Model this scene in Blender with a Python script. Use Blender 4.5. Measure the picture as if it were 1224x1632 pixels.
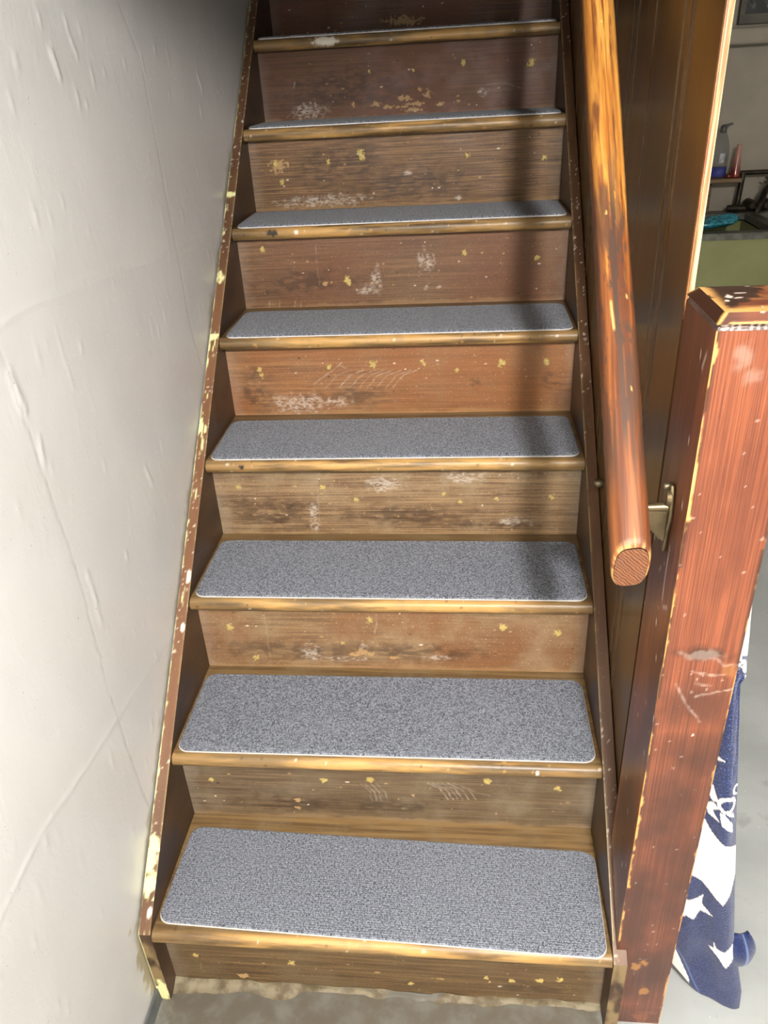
import bpy, math, random
import numpy as np
from mathutils import Matrix, Vector

for o in list(bpy.data.objects):
    bpy.data.objects.remove(o)
SC = bpy.context.scene
COL = SC.collection

# ------------------------------------------------------------------ camera
cam_d = bpy.data.cameras.new('camera'); cam = bpy.data.objects.new('camera', cam_d); COL.objects.link(cam)
R_ = (0.994847, 0.087527, -0.051163); D_ = (-0.001186, -0.494565, -0.86914); F_ = (-0.101377, 0.864722, -0.491913)
cam.matrix_world = Matrix(((R_[0], -D_[0], -F_[0], 0.55246), (R_[1], -D_[1], -F_[1], -0.79907),
                           (R_[2], -D_[2], -F_[2], 1.50984), (0, 0, 0, 1)))
cam_d.sensor_fit = 'HORIZONTAL'; cam_d.sensor_width = 36.0; cam_d.lens = 36.0 * 1244.43 / 1224.0
cam_d.clip_start = 0.02
SC.camera = cam

# ------------------------------------------------------------------ world, light, exposure
SC.view_settings.view_transform = 'Standard'; SC.view_settings.look = 'None'
SC.view_settings.gamma = 1.0; SC.view_settings.use_curve_mapping = False
SC.view_settings.exposure = 0.0
w = bpy.data.worlds.new('world'); SC.world = w; w.use_nodes = True
w.node_tree.nodes['Background'].inputs[0].default_value = (0.9, 0.95, 1.0, 1)
w.node_tree.nodes['Background'].inputs[1].default_value = 0.05
def lamp(name, loc, energy, radius, color):
    l = bpy.data.lights.new(name, 'POINT'); l.energy = energy; l.shadow_soft_size = radius; l.color = color
    ob = bpy.data.objects.new(name, l); ob.location = loc; COL.objects.link(ob); return ob
lamp('basement_bulb', (0.87, -1.35, 2.02), 265, 0.055, (1.0, 0.965, 0.92))
MARKS = {1: {'p': [(0.052, 0.086, 0.0071, 0.0078), (0.2342, 0.0778, 0.007, 0.0077), (0.4544, 0.0357, 0.0058, 0.0064), (0.5925, 0.0661, 0.0057, 0.0063), (0.6388, 0.063, 0.0057, 0.0063), (0.6879, 0.0681, 0.0068, 0.0075), (0.7242, 0.0738, 0.0079, 0.0087), (0.5983, 0.0548, 0.0034, 0.0038)], 'b': [(0.1351, 0.0273, 0.0107, 0.0096), (0.3916, 0.0635, 0.0069, 0.004), (0.507, 0.0553, 0.0115, 0.004)], 'w': [], 'd': [(0.6699, 0.0423, 0.0686, 0.0131)], 's': [[(0.0573, 0.0604), (0.0562, 0.0399)]]},
 2: {'p': [(0.0516, 0.1016, 0.0062, 0.0069), (0.2801, 0.1108, 0.0074, 0.0081), (0.3717, 0.1152, 0.0085, 0.0094), (0.5973, 0.1226, 0.0084, 0.0092), (0.7298, 0.1069, 0.0071, 0.0079)], 'b': [(0.2236, 0.0489, 0.0075, 0.0087), (0.4545, 0.0772, 0.0049, 0.0042), (0.2189, 0.0285, 0.0063, 0.0058)], 'w': [], 'd': [(0.2022, 0.0405, 0.0756, 0.0203), (0.4048, 0.0422, 0.0746, 0.0172)], 's': [[(0.3525, 0.1038), (0.3684, 0.0816), (0.3719, 0.0568)], [(0.3612, 0.1042), (0.3771, 0.0821), (0.3807, 0.0572)], [(0.3711, 0.1047), (0.387, 0.0826), (0.3907, 0.0578)], [(0.3834, 0.1053), (0.3994, 0.0832), (0.4031, 0.0584)], [(0.4811, 0.1118), (0.5074, 0.0957), (0.5216, 0.0682)], [(0.4908, 0.1123), (0.5171, 0.0962), (0.5314, 0.0687)], [(0.5004, 0.1127), (0.5267, 0.0967), (0.5411, 0.0693)], [(0.5101, 0.1132), (0.5364, 0.0972), (0.5508, 0.0698)], [(0.5221, 0.1138), (0.5484, 0.0978), (0.5629, 0.0704)], [(0.5341, 0.1144), (0.5605, 0.0984), (0.5751, 0.071)], [(0.5533, 0.1084), (0.5773, 0.0888), (0.6014, 0.083)]]},
 3: {'p': [(0.061, 0.105, 0.0093, 0.0102), (0.3611, 0.1281, 0.009, 0.0099), (0.631, 0.1165, 0.0089, 0.0098), (0.7419, 0.1025, 0.0089, 0.0098), (0.3003, 0.0677, 0.0053, 0.0058), (0.107, 0.0243, 0.0081, 0.0089)], 'b': [(0.3401, 0.045, 0.0186, 0.0091), (0.3222, 0.0378, 0.0133, 0.0061), (0.406, 0.0311, 0.0106, 0.0061), (0.3558, 0.0402, 0.0119, 0.0061)], 'w': [(0.228, 0.0408, 0.0214, 0.0184), (0.3437, 0.0602, 0.0066, 0.0076), (0.2943, 0.0251, 0.0401, 0.0046), (0.5013, 0.0333, 0.0263, 0.0061)], 'd': [(0.0745, 0.0392, 0.0081, 0.0093), (0.1949, 0.0486, 0.1202, 0.0215), (0.4225, 0.0451, 0.1582, 0.0182)], 's': [[(0.1402, 0.1424), (0.1388, 0.0897), (0.1378, 0.0285)], [(0.3749, 0.1427), (0.3695, 0.094)]]},
 4: {'p': [(0.0538, 0.1201, 0.007, 0.0077), (0.2435, 0.1207, 0.0069, 0.0076), (0.3151, 0.0874, 0.0056, 0.0061), (0.5106, 0.1023, 0.0068, 0.0075), (0.6233, 0.0895, 0.0055, 0.006), (0.741, 0.0937, 0.0081, 0.0089), (0.5446, 0.0835, 0.0055, 0.006)], 'b': [], 'w': [(0.38, 0.1277, 0.0328, 0.0157), (0.5501, 0.142, 0.0377, 0.0109), (0.6791, 0.0327, 0.0221, 0.0095), (0.6463, 0.0343, 0.0111, 0.008), (0.2164, 0.0425, 0.0085, 0.0325)], 'd': [(0.4292, 0.0472, 0.1256, 0.0225), (0.1174, 0.0589, 0.085, 0.0326), (0.6094, 0.0262, 0.0833, 0.0128)], 's': [[(0.2319, 0.1456), (0.2317, 0.0987), (0.229, 0.0244)], [(0.3503, 0.1371), (0.3623, 0.1061)]]},  # the white marks include a glare highlight painted on as a pale patch
 5: {'p': [(0.0745, 0.1147, 0.0074, 0.0081), (0.0787, 0.1007, 0.0074, 0.0081), (0.2406, 0.1174, 0.0073, 0.008), (0.3453, 0.1228, 0.0102, 0.0112), (0.4572, 0.1279, 0.0043, 0.0048), (0.4613, 0.1203, 0.0058, 0.0063), (0.5373, 0.1037, 0.0058, 0.0063), (0.6398, 0.118, 0.01, 0.011), (0.7396, 0.1188, 0.0085, 0.0094)], 'b': [], 'w': [(0.1625, 0.0251, 0.0481, 0.0208), (0.2498, 0.0316, 0.0299, 0.0103)], 'd': [(0.5805, 0.071, 0.0131, 0.0134), (0.7504, 0.0739, 0.0172, 0.0165), (0.2884, 0.0437, 0.0892, 0.0205), (0.0548, 0.0588, 0.03, 0.0517)], 's': [[(0.2931, 0.1087), (0.2596, 0.0971), (0.2302, 0.0667)], [(0.3225, 0.1081), (0.2892, 0.0966), (0.2601, 0.0662)], [(0.3488, 0.1076), (0.3158, 0.096), (0.287, 0.0657)], [(0.3693, 0.1072), (0.3364, 0.0956), (0.3078, 0.0653)], [(0.3883, 0.1068), (0.3555, 0.0952), (0.3271, 0.0649)], [(0.4101, 0.1063), (0.3775, 0.0948), (0.3494, 0.0645)], [(0.4319, 0.1059), (0.3994, 0.0944), (0.3715, 0.0641)], [(0.4464, 0.1056), (0.414, 0.0941), (0.3863, 0.0638)], [(0.2724, 0.1273), (0.2329, 0.0977), (0.2011, 0.0766)], [(0.2646, 0.1215), (0.2815, 0.112)]]},
 6: {'p': [(0.555, 0.1195, 0.0076, 0.0083), (0.7272, 0.1035, 0.0075, 0.0083), (0.2651, 0.0644, 0.0094, 0.0103), (0.2693, 0.0581, 0.0078, 0.0086), (0.0605, 0.1436, 0.0077, 0.0085)], 'b': [(0.2092, 0.0568, 0.0063, 0.0072)], 'w': [(0.3371, 0.0621, 0.0124, 0.0268), (0.4639, 0.1048, 0.0153, 0.0211), (0.4623, 0.0399, 0.0047, 0.0054), (0.4933, 0.039, 0.0046, 0.0053), (0.3137, 0.0382, 0.0188, 0.009)], 'd': [(0.1492, 0.0618, 0.1255, 0.0271)], 's': [[(0.1946, 0.1539), (0.1932, 0.1062), (0.1961, 0.0526)], [(0.443, 0.1218), (0.4515, 0.0978)], [(0.4537, 0.1214), (0.4622, 0.0974)], [(0.4643, 0.1211), (0.4729, 0.0971)], [(0.4764, 0.1207), (0.4851, 0.0967)], [(0.0636, 0.0172), (0.0612, -0.0019)], [(0.0878, 0.0165), (0.0856, -0.0026)], [(0.1282, 0.0154), (0.1261, -0.0037)], [(0.1443, 0.0149), (0.1423, -0.0041)]]},
 7: {'p': [(0.2914, 0.1297, 0.0113, 0.0124), (0.2941, 0.1207, 0.0081, 0.0089), (0.2038, 0.1157, 0.0081, 0.0089), (0.0666, 0.1156, 0.0082, 0.009), (0.0782, 0.0727, 0.0082, 0.0091), (0.5633, 0.1149, 0.008, 0.0088), (0.7554, 0.0993, 0.0079, 0.0087)], 'b': [(0.0758, 0.1092, 0.0261, 0.0188)], 'w': [(0.2305, 0.0389, 0.0049, 0.0038), (0.4088, 0.0787, 0.0081, 0.0037), (0.5391, 0.0144, 0.0082, 0.0056), (0.6262, 0.0382, 0.0049, 0.0037), (0.1786, 0.0192, 0.0997, 0.0115)], 'd': [(0.3057, 0.0994, 0.0324, 0.0559), (0.426, 0.0569, 0.1301, 0.0374), (0.2153, 0.0958, 0.0814, 0.0468)], 's': [[(0.1094, 0.036), (0.107, 0.0142)], [(0.1212, 0.0355), (0.1189, 0.0137)], [(0.1329, 0.035), (0.1307, 0.0133)], [(0.1447, 0.0346), (0.1425, 0.0128)], [(0.1564, 0.0341), (0.1543, 0.0124)], [(0.1681, 0.0337), (0.1661, 0.0119)], [(0.1798, 0.0332), (0.1778, 0.0115)], [(0.1915, 0.0327), (0.1896, 0.011)], [(0.2032, 0.0323), (0.2013, 0.0105)], [(0.2149, 0.0318), (0.2131, 0.0101)], [(0.2266, 0.0313), (0.2248, 0.0096)], [(0.2382, 0.0309), (0.2365, 0.0092)]]},
 8: {'p': [(0.5525, 0.1183, 0.0084, 0.0092), (0.7324, 0.1104, 0.0116, 0.0128), (0.4201, 0.109, 0.0051, 0.0056), (0.2999, 0.1122, 0.0051, 0.0056)], 'b': [(0.3923, 0.0433, 0.024, 0.0079), (0.4261, 0.0295, 0.024, 0.0059), (0.3141, 0.0333, 0.0155, 0.0079), (0.2516, 0.0348, 0.0104, 0.0079), (0.4575, 0.0507, 0.0102, 0.0118), (0.4911, 0.0248, 0.0137, 0.0059), (0.417, 0.0146, 0.0276, 0.0059), (0.3501, 0.0255, 0.0172, 0.0059), (0.3846, 0.0238, 0.0155, 0.004), (0.4373, 0.0622, 0.0085, 0.0059), (0.5371, 0.0317, 0.0068, 0.0059)], 'w': [(0.1262, 0.0254, 0.0348, 0.016), (0.603, 0.0495, 0.0135, 0.0078)], 'd': [(0.2494, 0.076, 0.2054, 0.0394)], 's': [[(0.0886, 0.038), (0.0643, 0.0111)], [(0.1062, 0.0372), (0.082, 0.0103)], [(0.1238, 0.0363), (0.0997, 0.0095)], [(0.1413, 0.0355), (0.1174, 0.0086)], [(0.1588, 0.0346), (0.1351, 0.0078)], [(0.1833, 0.0335), (0.1598, 0.0066)], [(0.6162, 0.0667), (0.6562, 0.0691), (0.7082, 0.0532)], [(0.0952, 0.0987), (0.0901, 0.0838)]]},
 9: {'p': [], 'b': [(0.3848, 0.0339, 0.0539, 0.0145)], 'w': [], 'd': [], 's': []}}

# ------------------------------------------------------------------ constants (metres)
RISE, RUN, NOSE, W = 0.19947, 0.22597, 0.02513, 0.80
SLOPE = RISE / RUN
ST = 0.022                     # stringer thickness
OV = 0.012                     # nosing in front of the mat edge line

# ------------------------------------------------------------------ numpy noise for wear marks
def _h(ix, iy, seed):
    n = (ix.astype(np.int64) * 374761393 + iy.astype(np.int64) * 668265263 + seed * 974634777) & 0xffffffff
    n = ((n ^ (n >> 13)) * 1274126177) & 0xffffffff
    return ((n ^ (n >> 16)) & 0xffff) / 65535.0
def vn(x, y, seed=0):
    ix = np.floor(x); iy = np.floor(y); fx = x - ix; fy = y - iy
    fx = fx * fx * (3 - 2 * fx); fy = fy * fy * (3 - 2 * fy)
    a = _h(ix, iy, seed); b = _h(ix + 1, iy, seed); c = _h(ix, iy + 1, seed); d = _h(ix + 1, iy + 1, seed)
    return (a * (1 - fx) + b * fx) * (1 - fy) + (c * (1 - fx) + d * fx) * fy
def fbm(x, y, seed=0, oct=4):
    s = 0; a = 0.5
    for k in range(oct):
        s = s + a * vn(x * 2 ** k, y * 2 ** k, seed + k * 17); a *= 0.5
    return s / (1 - 0.5 ** oct)
def sstep(a, b, x):
    t = np.clip((x - a) / (b - a), 0, 1); return t * t * (3 - 2 * t)
def blob(u, v, cu, cv, ru, rv, seed=1, jag=0.9, freq=220, soft=0.25):
    d = np.sqrt(((u - cu) / ru) ** 2 + ((v - cv) / rv) ** 2)
    d = d + (fbm(u * freq, v * freq, seed, 3) - 0.5) * 2 * jag
    return 1 - sstep(1 - soft, 1 + soft, d)
def polyline(u, v, pts, width, seed=3, rough=0.7):
    m = np.full(u.shape, 1e9)
    for (ax, ay), (bx, by) in zip(pts[:-1], pts[1:]):
        dx, dy = bx - ax, by - ay; L = dx * dx + dy * dy + 1e-12
        t = np.clip(((u - ax) * dx + (v - ay) * dy) / L, 0, 1)
        m = np.minimum(m, np.hypot(u - ax - t * dx, v - ay - t * dy))
    k = vn(u * 160, v * 160, seed) * rough
    return np.clip(1 - m / width, 0, 1) * (1 - k)
def inpoly(u, v, pts):
    c = np.zeros(u.shape, bool); n = len(pts)
    for i in range(n):
        x1, y1 = pts[i]; x2, y2 = pts[(i + 1) % n]
        k = ((y1 > v) != (y2 > v)) & (u < (x2 - x1) * (v - y1) / (y2 - y1 + 1e-15) + x1)
        c ^= k
    return c

# ------------------------------------------------------------------ mesh helpers
class MB:
    """collects polygons; build() links them as one mesh object"""
    def __init__(s): s.v = []; s.f = []; s.n = 0; s.sm = []
    def add(s, verts, faces, smooth=False):
        verts = np.asarray(verts, float).reshape(-1, 3)
        s.v.append(verts); s.f += [tuple(i + s.n for i in f) for f in faces]; s.sm += [smooth] * len(faces)
        s.n += len(verts); return s
    def grid(s, fn, us, vs, smooth=False, flip=False):
        U, V = np.meshgrid(us, vs); P = fn(U.ravel(), V.ravel()); nu = len(us); nv = len(vs)
        i = np.arange((nu - 1) * (nv - 1)); a = (i // (nu - 1)) * nu + i % (nu - 1)
        q = np.stack([a, a + 1, a + 1 + nu, a + nu], 1)
        if flip: q = q[:, ::-1]
        return s.add(np.stack(P, 1), q.tolist(), smooth)
    def box(s, a, b, sub=None):
        x0, y0, z0 = a; x1, y1, z1 = b
        v = [(x0,y0,z0),(x1,y0,z0),(x1,y1,z0),(x0,y1,z0),(x0,y0,z1),(x1,y0,z1),(x1,y1,z1),(x0,y1,z1)]
        return s.add(v, [(0,3,2,1),(4,5,6,7),(0,1,5,4),(1,2,6,5),(2,3,7,6),(3,0,4,7)])
    def prism(s, poly, axis, lo, hi):
        """poly in the two other axes (x->(y,z), y->(x,z), z->(x,y)), extruded along axis"""
        def P(a, b, t): return {'x': (t, a, b), 'y': (a, t, b), 'z': (a, b, t)}[axis]
        n = len(poly); v = [P(a, b, lo) for a, b in poly] + [P(a, b, hi) for a, b in poly]
        return s.add(v, [tuple(range(n)), tuple(range(2 * n - 1, n - 1, -1))] + [(i, i + n, (i + 1) % n + n, (i + 1) % n) for i in range(n)])
    def tube(s, pts, rad, seg=12, cap=True):
        pts = [Vector(p) for p in pts]; n = len(pts)
        rad = rad if hasattr(rad, '__len__') else [rad] * n
        v = []; up = Vector((0.13, 0.31, 0.94))
        for i, p in enumerate(pts):
            t = (pts[min(i + 1, n - 1)] - pts[max(i - 1, 0)]).normalized()
            a = t.cross(up)
            if a.length < 1e-3: a = t.cross(Vector((1, 0, 0)))
            a.normalize(); b = t.cross(a)
            for k in range(seg):
                an = 2 * math.pi * k / seg
                v.append(p + (a * math.cos(an) + b * math.sin(an)) * rad[i])
        f = [(i * seg + k, i * seg + (k + 1) % seg, (i + 1) * seg + (k + 1) % seg, (i + 1) * seg + k) for i in range(n - 1) for k in range(seg)]
        s.add([tuple(x) for x in v], f, True)
        if cap:
            s.add([tuple(x) for x in v[:seg]], [tuple(range(seg - 1, -1, -1))]); s.add([tuple(x) for x in v[-seg:]], [tuple(range(seg))])
        return s
    def lathe(s, prof, c, seg=24):
        v = []; n = len(prof)
        for r, z in prof:
            for k in range(seg):
                an = 2 * math.pi * k / seg; v.append((c[0] + r * math.cos(an), c[1] + r * math.sin(an), c[2] + z))
        f = [(i * seg + k, i * seg + (k + 1) % seg, (i + 1) * seg + (k + 1) % seg, (i + 1) * seg + k) for i in range(n - 1) for k in range(seg)]
        return s.add(v, f, True)
    def build(s, name, mat=None, parent=None, loc=(0, 0, 0), marks=None, normals=True):
        V = np.concatenate(s.v) - np.array(loc)
        me = bpy.data.meshes.new(name); me.from_pydata(V.tolist(), [], s.f); me.update()
        me.polygons.foreach_set('use_smooth', s.sm)
        if marks is not None:
            at = me.attributes.new('marks', 'FLOAT_COLOR', 'POINT'); at.data.foreach_set('color', np.ascontiguousarray(marks, dtype=np.float32).ravel())
        if normals:
            import bmesh
            bm = bmesh.new(); bm.from_mesh(me); bmesh.ops.recalc_face_normals(bm, faces=bm.faces); bm.to_mesh(me); bm.free()
        ob = bpy.data.objects.new(name, me); COL.objects.link(ob); ob.location = loc
        if mat: me.materials.append(mat)
        if parent:
            ob.parent = parent
            ob.location = Vector(loc) - PW(parent)
        return ob
    def verts(s): return np.concatenate(s.v)
def PW(o):
    v = Vector(o.location)
    while o.parent: o = o.parent; v = v + Vector(o.location)
    return v
def empty(name, loc):
    o = bpy.data.objects.new(name, None); COL.objects.link(o); o.location = loc; o.empty_display_size = 0.05; return o
def tag(o, label=None, cat=None, group=None, kind=None):
    if label: o['label'] = label
    if cat: o['category'] = cat
    if group: o['group'] = group
    if kind: o['kind'] = kind
    return o
def bevel(o, w, seg=2):
    m = o.modifiers.new('bevel', 'BEVEL'); m.width = w; m.segments = seg; m.limit_method = 'ANGLE'; m.angle_limit = 0.6; return o

# ------------------------------------------------------------------ material helpers
def lin(c):
    return tuple((x / 12.92 if x <= 0.04045 else ((x + 0.055) / 1.055) ** 2.4) for x in [k / 255 for k in c]) + (1,)
class NT:
    def __init__(s, name):
        s.m = bpy.data.materials.new(name); s.m.use_nodes = True; s.t = s.m.node_tree
        s.b = s.t.nodes['Principled BSDF']
    def node(s, typ, **kw):
        n = s.t.nodes.new(typ)
        for k, v in kw.items(): setattr(n, k, v)
        return n
    def put(s, sock, v):
        if isinstance(v, bpy.types.NodeSocket): s.t.links.new(v, sock)
        elif v is not None: sock.default_value = v
    def coord(s, rnd=True, scale=(1, 1, 1), off=(0, 0, 0)):
        c = s.node('ShaderNodeTexCoord').outputs['Object']
        if rnd:
            oi = s.node('ShaderNodeObjectInfo'); mu = s.math('MULTIPLY', oi.outputs['Random'], 37.0)
            va = s.node('ShaderNodeVectorMath', operation='ADD'); s.put(va.inputs[0], c); s.put(va.inputs[1], mu); c = va.outputs[0]
        mp = s.node('ShaderNodeMapping'); s.put(mp.inputs['Vector'], c); mp.inputs['Scale'].default_value = scale; mp.inputs['Location'].default_value = off
        return mp.outputs[0]
    def noise(s, vec, scale, detail=4, rough=0.55, dist=0.0):
        n = s.node('ShaderNodeTexNoise'); s.put(n.inputs['Vector'], vec); n.inputs['Scale'].default_value = scale
        n.inputs['Detail'].default_value = detail; n.inputs['Roughness'].default_value = rough; n.inputs['Distortion'].default_value = dist
        return n.outputs['Fac']
    def math(s, op, a, b=None, c=None, clamp=False):
        n = s.node('ShaderNodeMath', operation=op, use_clamp=clamp); s.put(n.inputs[0], a); s.put(n.inputs[1], b)
        if c is not None: s.put(n.inputs[2], c)
        return n.outputs[0]
    def ramp(s, fac, a, b, lo=0.0, hi=1.0):
        n = s.node('ShaderNodeMapRange', interpolation_type='SMOOTHSTEP'); s.put(n.inputs['Value'], fac)
        n.inputs['From Min'].default_value = a; n.inputs['From Max'].default_value = b; n.inputs['To Min'].default_value = lo; n.inputs['To Max'].default_value = hi
        return n.outputs[0]
    def mix(s, fac, a, b, typ='MIX'):
        n = s.node('ShaderNodeMix', data_type='RGBA', blend_type=typ); s.put(n.inputs[0], fac); s.put(n.inputs[6], a); s.put(n.inputs[7], b); return n.outputs[2]
    def attr(s, name='marks'):
        a = s.node('ShaderNodeAttribute', attribute_name=name); sp = s.node('ShaderNodeSeparateColor'); s.put(sp.inputs[0], a.outputs['Color'])
        return sp.outputs[0], sp.outputs[1], sp.outputs[2], a.outputs['Alpha']
    def xyz(s):
        sp = s.node('ShaderNodeSeparateXYZ'); s.put(sp.inputs[0], s.node('ShaderNodeTexCoord').outputs['Object']); return sp.outputs
    def bump(s, h, strength=0.3, dist=0.002, prev=None):
        n = s.node('ShaderNodeBump'); s.put(n.inputs['Height'], h); n.inputs['Strength'].default_value = strength; n.inputs['Distance'].default_value = dist
        if prev is not None: s.put(n.inputs['Normal'], prev)
        return n.outputs[0]
    def done(s, color, rough=0.5, normal=None, spec=0.5, **kw):
        s.put(s.b.inputs['Base Color'], color); s.put(s.b.inputs['Roughness'], rough); s.put(s.b.inputs['Normal'], normal)
        s.b.inputs['Specular IOR Level'].default_value = spec
        for k, v in kw.items(): s.put(s.b.inputs[k], v)
        return s.m

def old_wood(name, dark, light, dust, stretch=(3, 30, 90), rough=0.5, dust_amt=0.5, wavy=1.2, marks=True, red=None):
    """stained, scuffed softwood; grain runs along the axis with the small stretch value"""
    t = NT(name); v = t.coord(scale=stretch)
    g = t.noise(v, 1.0, 5, 0.62, wavy); g2 = t.noise(v, 3.1, 3, 0.7, 0.4)
    c = t.mix(t.ramp(g, 0.36, 0.68), lin(dark), lin(light))
    c = t.mix(t.math('MULTIPLY', t.ramp(g2, 0.5, 0.72), 0.35), c, lin([min(255, k * 1.35) for k in light]))
    vb = t.coord(scale=(1, 1, 1), off=(3.1, 0, 7))
    if red is not None: c = t.mix(t.ramp(t.noise(vb, 4.0, 2), 0.38, 0.62), c, t.mix(g, lin([k * 0.72 for k in red]), lin(red)))
    big = t.noise(vb, 9.0, 5, 0.65)
    c = t.mix(t.math('MULTIPLY', t.ramp(big, 0.42, 0.72), dust_amt), c, lin(dust))
    sp = t.noise(t.coord(off=(1, 5, 2)), 420.0, 2)
    c = t.mix(t.math('MULTIPLY', t.ramp(sp, 0.66, 0.74), 0.55), c, lin([min(255, k * 1.5 + 15) for k in dust]))
    if marks:
        p, wh, dk, ba = t.attr()
        c = t.mix(dk, c, lin((44, 31, 22)))
        c = t.mix(ba, c, t.mix(t.noise(v, 2.0, 3), lin((150, 116, 74)), lin((180, 148, 104))))
        c = t.mix(wh, c, lin((206, 196, 184)))
        c = t.mix(p, c, t.mix(t.noise(t.coord(), 300, 2), lin((134, 112, 46)), lin((206, 184, 118))))
    n = t.bump(g2, 0.25, 0.0012); n = t.bump(sp, 0.12, 0.001, n)
    if marks:
        n = t.bump(t.math('SUBTRACT', p, t.math('MULTIPLY', ba, 0.6)), 0.6, 0.0015, n)
    return t.done(c, t.ramp(big, 0.3, 0.7, rough - 0.08, rough + 0.15), n, 0.35)

def simple(name, col, col2=None, scale=8, rough=0.5, bump=0.1, spec=0.4, detail=4, stretch=(1, 1, 1), lo=0.35, hi=0.65, **kw):
    t = NT(name); v = t.coord(scale=stretch); g = t.noise(v, scale, detail)
    c = t.mix(t.ramp(g, lo, hi), lin(col), lin(col2 or [k * 0.8 for k in col]))
    return t.done(c, rough, t.bump(g, bump, 0.002), spec, **kw)

# ================================================================== THE SETTING
def wall_paint():
    t = NT('wall_paint'); v = t.coord(False)
    big = t.noise(v, 2.5, 4); c = t.mix(t.ramp(big, 0.3, 0.7), lin((195, 194, 191)), lin((204, 203, 201)))
    p, wh, dk, ba = t.attr()
    c = t.mix(t.math('MULTIPLY', dk, 0.75), c, lin((96, 88, 74)))
    c = t.mix(ba, c, lin((150, 136, 96)))
    st = t.coord(False, (1, 1, 0.45))
    fine = t.noise(st, 95, 4, 0.6); pl = t.noise(st, 26, 4, 0.6, 0.3); sp = t.noise(v, 150, 2)
    n = t.bump(t.ramp(pl, 0.5, 0.85), 0.10, 0.003); n = t.bump(fine, 0.16, 0.0013, n)
    n = t.bump(t.ramp(sp, 0.68, 0.78), 0.6, 0.0016, n)
    return t.done(c, 0.34, n, 0.5)
WALLP = wall_paint()
XW = -0.026
def build_wall_left():
    m = MB()
    ys = np.arange(-0.55, 2.0001, 0.004); zs = np.arange(0.0, 1.9001, 0.004)
    lines = [([(0.727,1.635),(0.785,1.549),(0.787,1.473),(0.79,1.343),(0.796,1.2),(0.80,1.05),(0.825,0.95)], 0.0032, -0.0009),
             ([(-0.3,1.262),(0.118,1.256),(0.219,1.257),(0.473,1.239),(0.676,1.219),(1.046,1.191)], 0.007, 0.0016),
             ([(0.106,1.227),(0.117,1.111),(0.131,0.857),(0.12,0.646),(0.131,0.468),(0.14,0.344)], 0.0032, -0.0009),
             ([(-0.251,0.609),(-0.144,0.623),(0.008,0.602),(0.239,0.574),(0.481,0.541)], 0.008, 0.0013),
             ([(0.502,1.6),(0.517,1.551)], 0.007, 0.002), ([(0.436,1.554),(0.444,1.527)], 0.010, 0.003), ([(1.12,1.521),(1.134,1.494)], 0.009, 0.0025),
             ([(0.252,1.217),(0.259,1.12)], 0.006, 0.001), ([(0.113,1.192),(0.12,1.146)], 0.014, 0.003), ([(0.155,0.858),(0.158,0.801)], 0.008, 0.002),
             ([(0.135,1.094),(0.131,1.062)], 0.009, 0.002), ([(0.436,0.901),(0.448,0.863)], 0.009, 0.002)]
    Y, Z = [a.ravel() for a in np.meshgrid(ys, zs)]
    h = (fbm(Y * 3, Z * 3, 5, 3) - 0.5) * 0.004 + (fbm(Y * 28, Z * 16, 9, 3) - 0.5) * 0.0005
    dk = np.zeros(len(Y))
    for k, (pts, wd, a) in enumerate(lines):
        d = polyline(Y + (vn(Y * 40, Z * 40, 7) - .5) * 0.004, Z + (vn(Y * 40, Z * 40, 8) - .5) * 0.004, pts, wd, 21 + k, 0.6)
        h += a * d
        if a < 0: dk = np.maximum(dk, d * 0.55)
    rng = np.random.default_rng(4)
    for k in range(240):
        cy, cz = rng.uniform(-0.4, 1.5), rng.uniform(0.15, 1.65); ry = rng.uniform(.003, .006); rz = ry * rng.uniform(1, 3.5)
        s = (np.abs(Y - cy) < 3 * ry) & (np.abs(Z - cz) < 3 * rz)
        h[s] += rng.uniform(.0004, .0013) * np.exp(-((Y[s] - cy) / ry) ** 2 - ((Z[s] - cz) / rz) ** 2)
    # grime and old varnish in the corner where the stair meets the wall
    off = Z - (RISE + Y * SLOPE)
    ba = sstep(0.035, 0.0, off + (fbm(Y * 60, Z * 60, 2) - .5) * 0.05) * (Y > -0.02) * 0.6 * sstep(0.45, 0.6, fbm(Y * 9, Z * 9, 33, 3) + 0.18 * (Y < 0.35))
    ba = np.maximum(ba, blob(Y, Z, -0.012, 0.10, 0.02, 0.10, 12, 0.9, 70) * 0.8)
    m.grid(lambda u, v: (XW + h, u, v), ys, zs, True)
    mk = np.zeros((len(Y), 4)); mk[:, 2] = dk; mk[:, 3] = ba
    n0 = m.n
    def quad(y0, y1, z0, z1): m.add([(XW, y0, z0), (XW, y1, z0), (XW, y1, z1), (XW, y0, z1)], [(0, 1, 2, 3)])
    quad(-3.0, -0.55, 0, 3.2); quad(2.0, 3.6, 0, 3.2); quad(-0.55, 2.0, 1.9, 3.2)
    m.add([(XW - .1, -3, 0), (XW - .1, 3.6, 0), (XW - .1, 3.6, 3.2), (XW - .1, -3, 3.2)], [(3, 2, 1, 0)])
    mk = np.concatenate([mk, np.zeros((m.n - n0, 4))])
    o = m.build('wall_left', WALLP, marks=mk, normals=False)
    return tag(o, 'off-white painted plaster wall with hairline cracks beside the stairs', kind='structure')
build_wall_left()

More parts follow.
